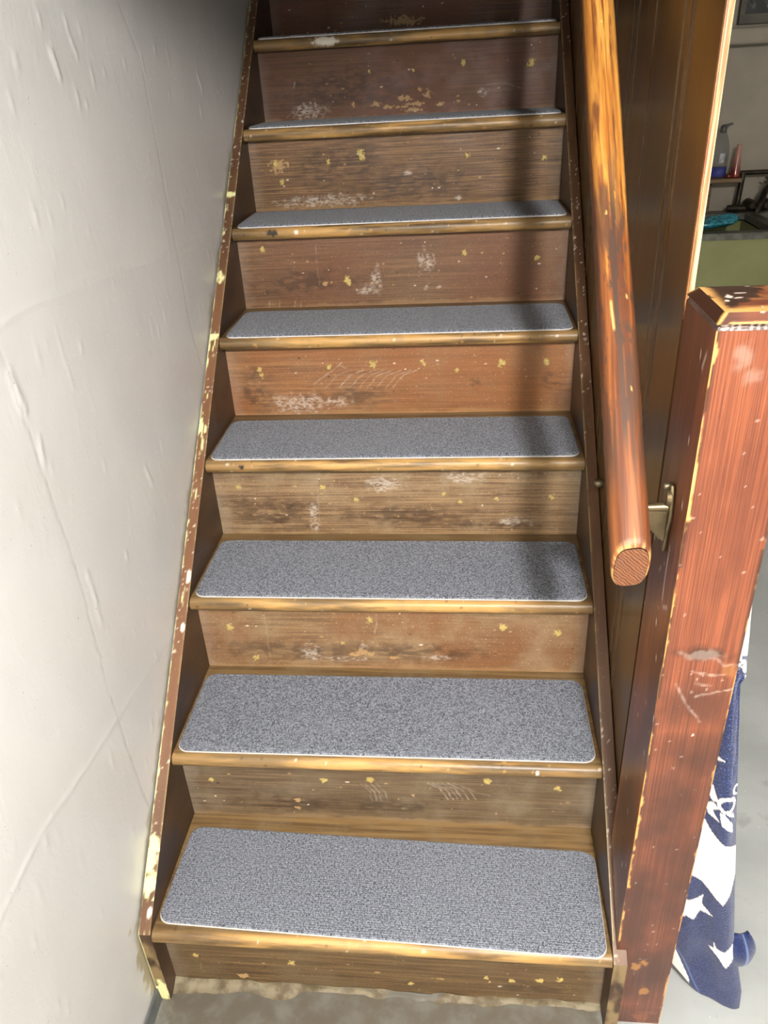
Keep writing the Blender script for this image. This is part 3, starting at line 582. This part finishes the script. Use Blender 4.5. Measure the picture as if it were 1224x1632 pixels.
    m.add([(PX0, PY0, PZ), (PX1, PY0, PZ), (PX1, PY1, PZ), (PX0, PY1, PZ)], [(0, 1, 2, 3)])
    marks.append(np.zeros((m.n - n0, 4)))
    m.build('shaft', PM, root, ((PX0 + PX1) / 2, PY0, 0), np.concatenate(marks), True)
    # cap: grooved neck, chamfer and low hipped top
    CM = post_mat(True)
    m = MB(); cx, cy = (PX0 + PX1) / 2, (PY0 + PY1) / 2; hx, hy = (PX1 - PX0) / 2, (PY1 - PY0) / 2; mk = []
    def rings(levels):
        for (d0, z0), (d1, z1) in zip(levels[:-1], levels[1:]):
            for sx, sy, L in ((0, -1, 'x'), (1, 0, 'y'), (0, 1, 'x'), (-1, 0, 'y')):
                us = np.linspace(-1, 1, 40); vs = np.linspace(0, 1, 10)
                def fn(u, v, sx=sx, sy=sy, L=L):
                    d = d0 + (d1 - d0) * v; z = z0 + (z1 - z0) * v
                    return (cx + (u * (hx + d) if L == 'x' else sx * (hx + d)), cy + (u * (hy + d) if L == 'y' else sy * (hy + d)), z)
                m.grid(fn, us, vs)
                U, V = [a.ravel() for a in np.meshgrid(us, vs)]; P = fn(U, V); k = np.zeros((len(U), 4))
                nn = fbm(P[0] * 60 + P[2] * 30, P[1] * 60, 4, 4)
                if z1 - z0 > 0.008 or d1 - d0 < -.02:
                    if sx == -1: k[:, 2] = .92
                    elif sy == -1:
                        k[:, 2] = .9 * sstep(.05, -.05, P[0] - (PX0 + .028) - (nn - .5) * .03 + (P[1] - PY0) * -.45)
                    k[:, 3] = .9 * sstep(.90, .99, np.abs(U) + (nn - .5) * .12)
                    if sy == -1: k[:, 3] = np.maximum(k[:, 3], .7 * sstep(.22, .05, V + (nn - .5) * .2) * (P[0] > PX0 + .012))
                    for (a, b) in ((PX0 + .015, PY0 + .055), (PX0 + .035, PY0 + .03), (PX0 + .063, PY0 + .016), (PX0 + .045, PY0 + .012), (PX0 + .02, PY0 + .075), (PX0 + .05, PY0 + .06)):
                        k[:, 1] = np.maximum(k[:, 1], blob(P[0], P[1], a, b, .003, .004, int(a * 999), .5, 150))
                else:
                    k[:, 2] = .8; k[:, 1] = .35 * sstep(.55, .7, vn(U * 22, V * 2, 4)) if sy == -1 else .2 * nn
                mk.append(k)
    rings([(0, PZ + .0002), (-0.002, PZ + 0.0035), (0.0005, PZ + 0.007), (-0.009, PZ + 0.0165)])
    us = np.linspace(-1, 1, 70); vs = np.linspace(-1, 1, 80); ix, iy = hx - .009, hy - .009
    def top(u, v): return (cx + u * ix, cy + v * iy, PZ + .0165 + .0035 * (1 - np.maximum(np.abs(u), np.abs(v)) ** 2))
    m.grid(top, us, vs, True)
    U, V = [q.ravel() for q in np.meshgrid(us, vs)]; X, Y, Z = top(U, V); k = np.zeros((len(U), 4)); nn = fbm(X * 70, Y * 70, 4, 4)
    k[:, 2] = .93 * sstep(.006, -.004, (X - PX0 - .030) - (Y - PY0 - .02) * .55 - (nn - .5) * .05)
    k[:, 3] = np.maximum(.9 * sstep(.012, .0, X - (cx - ix) - nn * .008 + .004) * (nn > .3), .75 * sstep(.014, .002, Y - (cy - iy) - nn * .012 + .003))
    k[:, 0] = .35 * (1 - k[:, 2]) * sstep(.35, .65, vn(X * 12, Y * 160, 3))
    for n, (a_, b_, ra, rb) in enumerate(((.026, .060, .004, .007), (.020, .046, .0022, .004), (.033, .052, .005, .002), (.040, .070, .005, .0025), (.066, .030, .002, .0032), (.048, .022, .001, .0022), (.060, .108, .004, .003))): k[:, 1] = np.maximum(k[:, 1], .8 * blob(X, Y, PX0 + a_, PY0 + b_, ra, rb, n, .7, 170))
    mk.append(k)
    o = m.build('cap', CM, root, (cx, cy, PZ), np.concatenate(mk), True); o['label'] = 'flat chamfered post cap with worn black paint and white flecks'
build_post()

# ================================================================== HANDRAIL
def rail_mat():
    t = NT('rail_wood'); X, Y, Z = t.xyz()
    v = t.coord(False, (70, 70, 2.6)); g = t.noise(v, 1.0, 5, 0.6, 0.5); g2 = t.noise(t.coord(False, (160, 160, 5)), 1.0, 3, 0.6)
    bare = t.mix(t.ramp(g, 0.35, 0.65), lin((156, 96, 38)), lin((204, 148, 70))); bare = t.mix(t.ramp(g2, 0.5, 0.66), bare, lin((120, 64, 22)))
    var = t.mix(t.ramp(g, 0.35, 0.65), lin((84, 46, 26)), lin((136, 82, 44)))
    # varnish worn through along the top of the rail, more so towards the upper end
    p, wh, dk, ba = t.attr()
    msk = t.math('ADD', t.math('MULTIPLY', ba, 1.0), t.math('MULTIPLY', t.math('SUBTRACT', t.noise(t.coord(False, (60, 60, 4)), 1.0, 4, 0.65, 0.4), 0.5), 1.8))
    c = t.mix(t.ramp(msk, 0.35, 0.6), var, bare)
    c = t.mix(dk, c, lin((64, 50, 42))); c = t.mix(wh, c, lin((232, 196, 120)))
    n = t.bump(g2, 0.3, 0.0012)
    return t.done(c, 0.48, n, 0.32)
def build_rail():
    A = Vector((0.752, 0.004, 0.977)); d = Vector((0, 1, 0.985)).normalized()
    B = A + d * 2.6
    root = tag(empty('handrail', tuple(A)), 'worn wooden handrail with amber bare grain along the right of the stairs', 'handrail')
    up = Vector((0, -d.z, d.y)); rt = Vector((1, 0, 0))      # up: normal of the rail, facing the viewer and the ceiling
    na, nl = 90, 560
    m = MB(); us = np.linspace(0, 2 * math.pi, na + 1); vs = np.concatenate([[0.0, 0.0012, 0.004], np.linspace(0.008, 1.7, nl), [2.6]])
    U, V = [a.ravel() for a in np.meshgrid(us, vs)]
    def fn(u, v):
        r = 0.0235 + 0.0022 * np.cos(2 * (u - 0.6)) * 0.5 - 0.0012 * np.cos(4 * u) + 0.0008 * (fbm(v * 7, u * 0 + 1, 4, 2) - .5) * 2
        r = r - np.interp(v, [0, .0012, .004, .008], [.0035, .0016, .0005, 0])
        a, b = r * np.cos(u), r * np.sin(u); v = v + b * d.z / d.y          # plumb-cut lower end
        return (A.x + d.x * v + rt.x * a + up.x * b, A.y + d.y * v + rt.y * a + up.y * b, A.z + d.z * v + rt.z * a + up.z * b)
    m.grid(fn, us, vs, True)
    th = U - math.pi / 2 - 0.1; th = (th + math.pi) % (2 * math.pi) - math.pi           # 0 = top line
    mk = np.zeros((len(U), 4))
    up_ = sstep(0.25, 0.6, V)
    wdt = 0.55 + 0.75 * up_
    mk[:, 3] = 0.62 * sstep(wdt + .35, wdt - .35, np.abs(th + 0.12)) * (0.35 + 0.65 * up_) + .10 * sstep(.16, .02, V)
    ln = (np.abs(th + 0.05 + 0.5 * (fbm(V * 6, 0 * U, 4, 3) - .5)) < (0.10 + .10 * fbm(V * 30, U, 8, 3))) * sstep(.10, .16, V) * sstep(.62, .45, V)
    mk[:, 2] = np.maximum(.9 * ln, .65 * sstep(.54, .66, fbm(V * 9, U * 3.2, 5, 4)) * sstep(.05, .12, V) * sstep(.7, .5, V))
    mk[:, 2] = np.maximum(mk[:, 2], .8 * (sstep(.62, .70, fbm(V * 60, U * 9, 15, 3))) * sstep(.1, .2, V) * sstep(.6, .4, V))
    mk[:, 1] = np.maximum(polyline(V, th * .024, [(.285, .006), (.325, .008)], .0022, 2, .2) * .8, sstep(.006, .0, V) * .3 * sstep(.3, .6, vn(U * 9, V * 3, 2)))
    for (vv, tt) in ((.46, .3), (.9, .35), (.78, -.1), (.2, -.5), (.33, -.55)): mk[:, 1] = np.maximum(mk[:, 1], blob(V, th * .024, vv, tt * .024, .0022, .0014, int(vv * 99), .5, 200) * .6)
    sh = m.build('rail', None, root, tuple(A), mk, True)
    RM = rail_mat(); sh.data.materials.append(RM)
    # orient local z of the texture along the rail
    rot = Matrix((rt, up, -d)).transposed().to_4x4()
    sh.data.transform(rot.inverted()); sh.rotation_euler = rot.to_euler()
    # end grain disc with saw lines
    t = NT('rail_end_grain'); wv = t.node('ShaderNodeTexWave', wave_type='BANDS', bands_direction='DIAGONAL'); t.put(wv.inputs['Vector'], t.coord(False, (1, 1.6, 0))); wv.inputs['Scale'].default_value = 120; wv.inputs['Distortion'].default_value = 5.0; wv.inputs['Detail'].default_value = 2
    g = t.noise(t.coord(False), 60, 3); c = t.mix(t.ramp(wv.outputs['Fac'], .2, .9), lin((82, 48, 31)), lin((118, 76, 48))); c = t.mix(t.math('MULTIPLY', t.ramp(g, .5, .7), .6), c, lin((92, 64, 52)))
    em = t.done(c, .55, t.bump(wv.outputs['Fac'], .5, .001), .3)
    m = MB(); k = 40; ring = []
    for j in range(k):
        a = 2 * math.pi * j / k; r = 0.0200 + 0.0011 * math.cos(2 * (a - .6)) - .0012 * math.cos(4 * a); ring.append((r * math.cos(a), r * math.sin(a), 0.0008 - r * math.sin(a) * d.z / d.y))
    m.add(ring + [(0, 0, 0.0020)], [(j, (j + 1) % k, k) for j in range(k)])
    e = m.build('end_grain', em, None, (0, 0, 0)); e.parent = root; e.rotation_euler = rot.to_euler(); e['label'] = 'sawn end of the rail'
    # bracket on the newel
    BR = simple('bracket_brass', (112, 98, 72), (88, 76, 56), 40, 0.34, 0.08, 0.5, **{'Metallic': 0.75})
    br = m_plate = MB()
    yc, zc = 0.062, 1.012
    pl = []
    for a in np.linspace(0, 2 * math.pi, 28, endpoint=False):
        s = math.sin(a); c_ = math.cos(a); wv_ = 0.0125 if s > 0 else 0.0085
        pl.append((yc + wv_ * c_, zc + (0.046 * s if s > 0 else 0.050 * s)))
    br.prism(pl, 'x', PX0 - 0.0052, PX0 - 0.0004)
    # raised boss at the upper lobe
    br.tube([(PX0 - 0.004, yc, zc + .028), (PX0 - .009, yc, zc + .028)], [.0125, .010], 20)
    bo = br.build('bracket', BR, root, (PX0, yc, zc)); bevel(bo, 0.0018)
    g_ = MB(); g_.prism([(PX0 - .004, zc + .016), (PX0 - .004, zc - .034), (PX0 - .010, zc - .030), (PX0 - .042, zc + .004), (PX0 - .050, zc + .010), (PX0 - .050, zc + .018)], 'y', yc - 0.004, yc + 0.004)
    g_.tube([(PX0 - .003, yc, zc + .015), (PX0 - .030, yc, zc + .014), (PX0 - .052, yc, zc + .012)], [.0065, .0050, .0060], 14)
    ga = g_.build('bracket_arm', BR, bo, (PX0 - .02, yc, zc)); bevel(ga, 0.0012)
    s_ = MB(); s_.box((A.x - .012, yc - .022, zc + .004), (A.x + .012, yc + .022, zc + .008))
    sd = s_.build('saddle', BR, bo, (A.x, yc, zc))
    SCM = simple('screw_steel', (150, 140, 118), (110, 100, 80), 80, 0.35, 0.1, 0.5, **{'Metallic': 0.8})
    for (yy, zz) in ((yc + .014, zc + .036), (yc + .002, zc + .012), (yc + .016, zc - .036)):
        q = MB(); q.tube([(PX0 - .0002, yy, zz), (PX0 - .007, yy, zz), (PX0 - .009, yy, zz)], [.0048, .0048, .003], 14); q.build('screw', SCM, bo, (PX0, yy, zz))
build_rail()
# small round knob on the plank wall behind the rail
m = MB(); m.tube([(PX + .001, .594, .782), (PX - .004, .594, .782), (PX - .012, .594, .782), (PX - .016, .594, .782)], [.007, .0095, .0095, .006], 18)
kb = m.build('knob', simple('knob_metal', (134, 122, 100), (100, 90, 72), 60, .35, .05, **{'Metallic': .7}), part_wall, (PX - .001, .594, .782)); kb['label'] = 'small round metal knob'

# ================================================================== TOWEL
def towel():
    root = tag(empty('beach_towel', (0.95, 0.06, 0)), 'navy blue towel with white stars and emblem hanging beside the newel post', 'towel')
    t = NT('towel_terry'); p, wh, dk, ba = t.attr(); v = t.coord(False)
    f = t.noise(v, 420, 3, .7); b = t.noise(v, 130, 3)
    c = t.mix(t.ramp(f, .4, .7), lin((12, 22, 58)), lin((34, 54, 108))); c = t.mix(t.math('MULTIPLY', t.ramp(f, .62, .72), ba), c, lin((130, 150, 210)))
    c = t.mix(wh, c, t.mix(b, lin((236, 224, 214)), lin((246, 238, 230)))); c = t.mix(p, c, lin((90, 110, 160)))
    TM = t.done(c, .95, t.bump(f, .8, .002), .1, **{'Sheen Weight': .25})
    ring = [(.9103,.4913),(.9268,.4678),(.9403,.4467),(.9574,.4284),(.9785,.4163),(.9877,.3536),(.9853,.3133),(.9783,.2814),(.9626,.2985),(.9446,.3184),(.9272,.3285),(.88,.3364),(.88,.52)]
    s1 = [(.9516,.2843),(.9519,.2608),(.9711,.2418),(.9515,.2419),(.9439,.2151),(.9337,.2213),(.917,.2058),(.9135,.2491),(.9282,.2623),(.9414,.2701)]
    s2 = [(.9807,.1774),(.9873,.1616),(.9983,.1589),(1.0084,.1744),(1.0237,.1704),(1.0139,.1401),(1.0072,.1152),(.993,.1382),(.9764,.157),(.9845,.1595)]
    s3 = [(.9202,.6109),(.9344,.605),(.9221,.598)]
    wings = [[(.9234,.5476),(.9292,.5451),(.9389,.5181),(.9333,.5123),(.9239,.5257)], [(.9239,.5005),(.9335,.5109),(.9419,.5043),(.9353,.4927),(.9465,.4747),(.9303,.4824)],
             [(.9432,.4959),(.9485,.4976),(.9613,.4755),(.9657,.4541),(.9488,.4719)], [(.9456,.5045),(.9547,.4937),(.9634,.4857),(.9598,.4968)]]
    under = [(.88,.17),(.9048,.1504),(.9308,.1155),(.9465,.0787),(.9593,.0486),(.9736,-.04),(.88,-.04)]
    zr = np.array([1.02, .95, .86, .80, .765, .75, .61, .416, .178, .125, .05, 0.0]); xr = np.array([.908, .916, .926, .932, .936, .931, .951, .9785, 1.012, 1.026, 1.043, 1.046])
    zb = lambda s: np.interp(s, [0, .18, .36, .54, .8, 1], [.082, .070, .044, .018, .006, .004])
    us = np.linspace(0, 1, 80); vs = np.linspace(0, 1, 420)
    def geo(u, v):
        z = 1.02 + (zb(u) - 1.02) * v; xl = PX1 + 0.003
        X = xl + (np.interp(z, zr[::-1], xr[::-1]) - xl) * u
        wv = np.clip((1.0 - z), 0, 1)
        Yy = 0.060 + 0.016 * wv * np.sin(u * 5.2 + 0.6) + 0.006 * wv * np.sin(u * 11 + z * 6) - 0.004 * np.exp(-((z - .12) / .06) ** 2) * np.sin(u * 9) + .004 * (fbm(u * 6, z * 12, 3, 3) - .5)
        Yy = Yy - .010 * sstep(.14, 0, z) * u
        return X, Yy, z
    X, Yy, Z = geo(*[a.ravel() for a in np.meshgrid(us, vs)])
    wm = inpoly(X, Z, ring) | inpoly(X, Z, s1) | inpoly(X, Z, s2) | inpoly(X, Z, s3) | inpoly(X, Z, under) | (Z > .77 + .01 * np.sin(X * 300))
    for wg in wings: wm |= inpoly(X, Z, wg)
    for (a, b, ra, rb) in ((.9493, .5159, .0115, .0165), (.9600, .5440, .008, .011)):
        d = np.sqrt(((X - a) / ra) ** 2 + ((Z - b) / rb) ** 2); wm |= (np.abs(d - .82) < .2)
    mk = np.zeros((len(X), 4)); mk[:, 1] = wm; mk[:, 3] = sstep(.42, .6, Z)
    mk[:, 1] *= 1 - .9 * ((Z > .765) & (Z < .80) & (vn(X * 300, Z * 200, 4) > .55))
    mk[:, 0] = .8 * polyline(X, Z, [(.9246, .1299), (.9435, .1015), (.9648, .0492), (.9826, .012)], .0022, 3, .3)
    m = MB(); m.grid(geo, us, vs, True)
    o = m.build('cloth', TM, root, (.95, .06, 0), mk, False); s = o.modifiers.new('thick', 'SOLIDIFY'); s.thickness = 0.005; s.offset = 0
    # folded corner pushed out at the foot
    us = np.linspace(0, 1, 30); vs = np.linspace(0, 1, 24)
    def fl(u, v):
        a = math.pi * (u * 1.0)
        X = 1.006 + .050 * v * (1 - .30 * (2 * u - 1) ** 2); Z = .186 - .082 * u - .012 * v * u + .004 * np.sin(v * 6)
        return X, .052 - .020 * np.sin(a) * np.sin(v * math.pi * .9) + .012 * v, Z
    U, V = [a.ravel() for a in np.meshgrid(us, vs)]; mk = np.zeros((len(U), 4)); mk[:, 0] = .8 * (np.abs(V - .62) < .045)
    m = MB(); m.grid(fl, us, vs, True); o = m.build('folded_corner', TM, root, (1.03, .05, .14), mk, False); s = o.modifiers.new('thick', 'SOLIDIFY'); s.thickness = .006; s.offset = 0
    # hook that carries it
    h = MB(); h.tube([(PX1 + .0005, .06, 1.035), (PX1 + .014, .06, 1.035), (PX1 + .018, .06, 1.028), (PX1 + .018, .06, 1.046)], .003, 10)
    ho = h.build('towel_hook', simple('hook_iron', (60, 56, 50), (40, 38, 34), 50, .4, **{'Metallic': .6}), None, (PX1, .06, 1.03)); tag(ho, 'small iron hook on the newel side holding the towel', 'hook')
towel()

# ================================================================== LAUNDRY CORNER BEHIND
TY0, TY1, TX0, TX1 = 2.655, 3.195, 1.15, 2.55
tub = tag(empty('laundry_tub', ((TX0 + TX1) / 2, TY0, 0)), 'olive green laundry tub with grey rim against the back wall', 'sink')
GREEN = simple('tub_green', (112, 114, 72), (120, 122, 80), 6, .45, .1)
RIMM = simple('tub_rim_grey', (92, 92, 82), (66, 66, 58), 30, .4, .15)
m = MB(); wth = .03
m.box((TX0, TY0, .42), (TX1, TY0 + wth, .832)); m.box((TX0, TY1 - wth, .42), (TX1, TY1, .832)); m.box((TX0, TY0 + wth, .42), (TX0 + wth, TY1 - wth, .832)); m.box((TX1 - wth, TY0 + wth, .42), (TX1, TY1 - wth, .832)); m.box((TX0, TY0, .38), (TX1, TY1, .42)); m.box((1.84, TY0 + wth, .42), (1.87, TY1 - wth, .82))
m.build('basin', GREEN, tub, (TX0, TY0, .4))
m = MB()
for a, b in (((TX0 - .01, TY0 - .012, .832), (TX1 + .01, TY0 + .045, .858)), ((TX0 - .01, TY1 - .10, .832), (TX1 + .01, TY1, .858)), ((TX0 - .01, TY0 + .045, .832), (TX0 + .04, TY1 - .10, .858)), ((TX1 - .04, TY0 + .045, .832), (TX1 + .01, TY1 - .10, .858)), ((1.83, TY0 + .045, .832), (1.88, TY1 - .10, .858))): m.box(a, b)
m.build('rim', RIMM, tub, (TX0, TY0, .83))
for x in (TX0 + .06, TX1 - .12):
    for yy in (TY0 + .04, TY1 - .10):
        m = MB(); m.box((x, yy, 0), (x + .06, yy + .06, .38)); m.build('leg', GREEN, tub, (x, yy, 0))
IRON = simple('old_brass_pipe', (58, 50, 38), (34, 30, 24), 40, .35, .1, .5, **{'Metallic': .6})
fc = tag(empty('utility_faucet', (1.85, 3.15, 1.0)), 'dark old wall faucet with gooseneck spout over the laundry tub', 'faucet')
def part(name, pts, rad, mt, par, seg=12):
    q = MB(); q.tube(pts, rad, seg); return q.build(name, mt, par, tuple(pts[0]))
part('supply_pipe', [(1.785, 3.10, 1.03), (2.3, 3.10, 1.03)], .010, IRON, fc)
part('riser_pipe', [(1.795, 3.10, 1.03), (1.790, 3.10, .90), (1.787, 3.10, .860)], .012, IRON, fc)
part('riser_pipe', [(1.95, 3.10, 1.03), (1.95, 3.10, .860)], .012, IRON, fc)
part('spout', [(1.93, 3.08, .985), (1.90, 3.04, .985), (1.865, 2.99, .965), (1.84, 2.95, .925), (1.832, 2.94, .885)], [.016, .015, .014, .013, .013], IRON, fc)
part('valve_body', [(1.835, 3.10, .90), (1.835, 3.05, .90), (1.835, 3.03, .90)], [.024, .024, .012], IRON, fc)
part('valve_body', [(1.90, 3.10, .90), (1.90, 3.05, .90), (1.90, 3.03, .90)], [.026, .026, .014], IRON, fc)
part('cross_bar', [(1.74, 3.07, .885), (2.0, 3.07, .885)], .016, IRON, fc)
for x in (1.875, 1.93):
    m = MB(); m.tube([(x, 3.0, 1.01), (x, 2.985, 1.01)], [.006, .006], 10)
    for a in range(5):
        an = a * 2 * math.pi / 5; m.tube([(x, 2.99, 1.01), (x + .022 * math.cos(an), 2.99, 1.01 + .022 * math.sin(an))], .005, 8)
    m.build('handle', IRON, fc, (x, 2.99, 1.01))
# shelf
SHW = simple('shelf_wood', (104, 78, 46), (74, 54, 32), 3, .5, .2, stretch=(2, 20, 30))
sh = tag(empty('wall_shelf', (1.58, 3.1, 1.0)), 'narrow brown wooden shelf on a single upright above the tub', 'shelf')
m = MB(); m.box((1.30, 3.02, 1.000), (1.770, 3.195, 1.018)); bevel(m.build('board', SHW, sh, (1.5, 3.1, 1.0)), .002)
m = MB(); m.box((1.665 - .02, 3.15, .8585), (1.665 + .018, 3.19, 1.0)); m.build('upright', SHW, sh, (1.66, 3.15, .86))
m = MB(); m.box((1.36, 3.15, .8585), (1.40, 3.19, 1.0)); m.build('upright', SHW, sh, (1.38, 3.15, .86))
# soap bottle
bx, by, bz = 1.680, 3.09, 1.0185
bo = tag(empty('soap_bottle', (bx, by, bz)), 'clear plastic soap bottle with blue liquid on the wall shelf', 'bottle')
t = NT('clear_plastic'); CLR = t.done(lin((232, 236, 238)), .06, None, .4, **{'Transmission Weight': .96, 'IOR': 1.08})
m = MB(); m.lathe([(0.0, 0), (.032, 0), (.036, .004), (.036, .10), (.033, .13), (.024, .16), (.013, .182), (.011, .19), (0, .19)], (bx, by, bz)); m.build('body', CLR, bo, (bx, by, bz))
m = MB(); m.lathe([(0.0, .002), (.031, .002), (.0357, .006), (.0357, .042), (0, .042)], (bx, by, bz)); m.build('liquid', simple('blue_soap', (24, 30, 150), (18, 24, 130), 9, .15), bo, (bx, by, bz))
m = MB(); m.lathe([(.0115, .178), (.0135, .18), (.0125, .205), (.006, .21), (0, .21)], (bx, by, bz)); m.tube([(bx, by, bz + .205), (bx + .012, by - .004, bz + .208), (bx + .034, by - .010, bz + .214)], [.006, .005, .004], 10); m.build('cap', simple('cap_grey', (70, 70, 68), (50, 50, 48), 20, .4), bo, (bx, by, bz))
m = MB(); m.prism([(bx - .012, bz + .06), (bx + .010, bz + .062), (bx + .012, bz + .10), (bx - .010, bz + .10)], 'y', by - .0372, by - .0362); m.build('label_sticker', simple('label_paper', (120, 122, 126), (150, 150, 150), 60, .5), bo, (bx, by, bz))
# red flask
rx, ry = 1.748, 3.06
t = NT('red_glass'); z_ = t.xyz()[2]; RG = t.done(t.mix(t.ramp(z_, .01, .10), lin((120, 36, 26)), lin((178, 128, 112))), .12, None, .5, **{'Transmission Weight': .35})
m = MB(); m.lathe([(0, 0), (.022, 0), (.0225, .006), (.0205, .016), (.0115, .09), (.009, .128), (.0098, .132), (.0085, .132), (0, .126)], (rx, ry, bz)); fl_ = m.build('glass_flask', RG, None, (rx, ry, bz)); tag(fl_, 'slender red tinted cone shaped flask on the wall shelf', 'bottle')
m = MB(); m.lathe([(0, 0), (.013, 0), (.014, .004), (.014, .010), (.011, .0135), (0, .0135)], (1.718, 3.05, bz)); tag(m.build('bottle_lid', simple('lid_maroon', (74, 24, 18), (96, 40, 28), 60, .25), None, (1.718, 3.05, bz)), 'small dark red lid lying between the bottles', 'lid')
# teal bag crumpled on the tub rim
m = MB(); us = np.linspace(0, 2 * math.pi, 49); vs = np.linspace(-math.pi / 2, math.pi / 2, 25)
def bag(u, v):
    r = 1 + .35 * (fbm(np.cos(u) * 2 + v, np.sin(u) * 2 + v * 1.4, 6, 3) - .5)
    x = np.cos(u) * np.cos(v) * r; yq = np.sin(u) * np.cos(v) * r; z = np.sin(v) * r
    return 1.580 + .125 * x, 2.76 + .06 * yq, .8585 + .022 + .022 * z * (1 + .4 * x) + .018 * np.clip(x, -.2, 1) * .8 + .004
m.grid(bag, us, vs, True)
o = m.build('teal_bag', simple('teal_film', (16, 74, 88), (46, 128, 142), 18, .2, .5, .6, stretch=(3, 8, 8)), None, (1.6, 2.76, .858)); tag(o, 'crumpled teal plastic bag lying on the tub rim', 'bag')
dz = min(v.co.z for v in o.data.vertices); o.location.z = .8585 - dz
m = MB(); m.prism([(1.44, 2.665), (1.70, 2.665), (1.72, 2.73), (1.44, 2.73)], 'z', .8583, .872); tag(bevel(m.build('scrub_pad', simple('pad_black', (16, 16, 18), (26, 26, 28), 60, .6, .4), None, (1.58, 2.69, .8583)), .004), 'flat black scrub pad in front of the teal bag', 'sponge') if False else None
# window with deep sill
WZ = 1.60
wn = tag(empty('window_1', (2.1, 3.2, WZ)), 'small dark basement window above the tub', kind='structure')
FRM = simple('window_frame_paint', (70, 66, 52), (54, 50, 40), 12, .5)
m = MB(); m.box((1.70, 3.165, WZ), (2.5, 3.1995, WZ + .035)); m.build('window_frame', FRM, wn, (2.1, 3.18, WZ))
m = MB(); m.box((1.70, 3.165, WZ + .035), (1.72, 3.1995, 2.05)); m.build('window_frame', FRM, wn, (1.71, 3.18, WZ))
m = MB(); m.box((1.70, 3.165, 2.05), (2.5, 3.1995, 2.085)); m.build('window_frame', FRM, wn, (2.1, 3.18, 2.05))
t = NT('night_pane'); g = t.noise(t.coord(False), 30, 4); PN = t.done(t.mix(t.ramp(g, .5, .7), lin((16, 18, 18)), lin((74, 78, 72))), .12, None, .5)
m = MB(); m.box((1.72, 3.18, WZ + .035), (2.5, 3.186, 2.05)); m.build('pane', PN, wn, (2.1, 3.18, WZ))
m = MB(); m.box((1.60, 3.10, 1.525), (2.6, 3.1995, 1.588)); bevel(m.build('window_sill', PLASTER, wn, (2.1, 3.15, 1.53)), .012, 3)
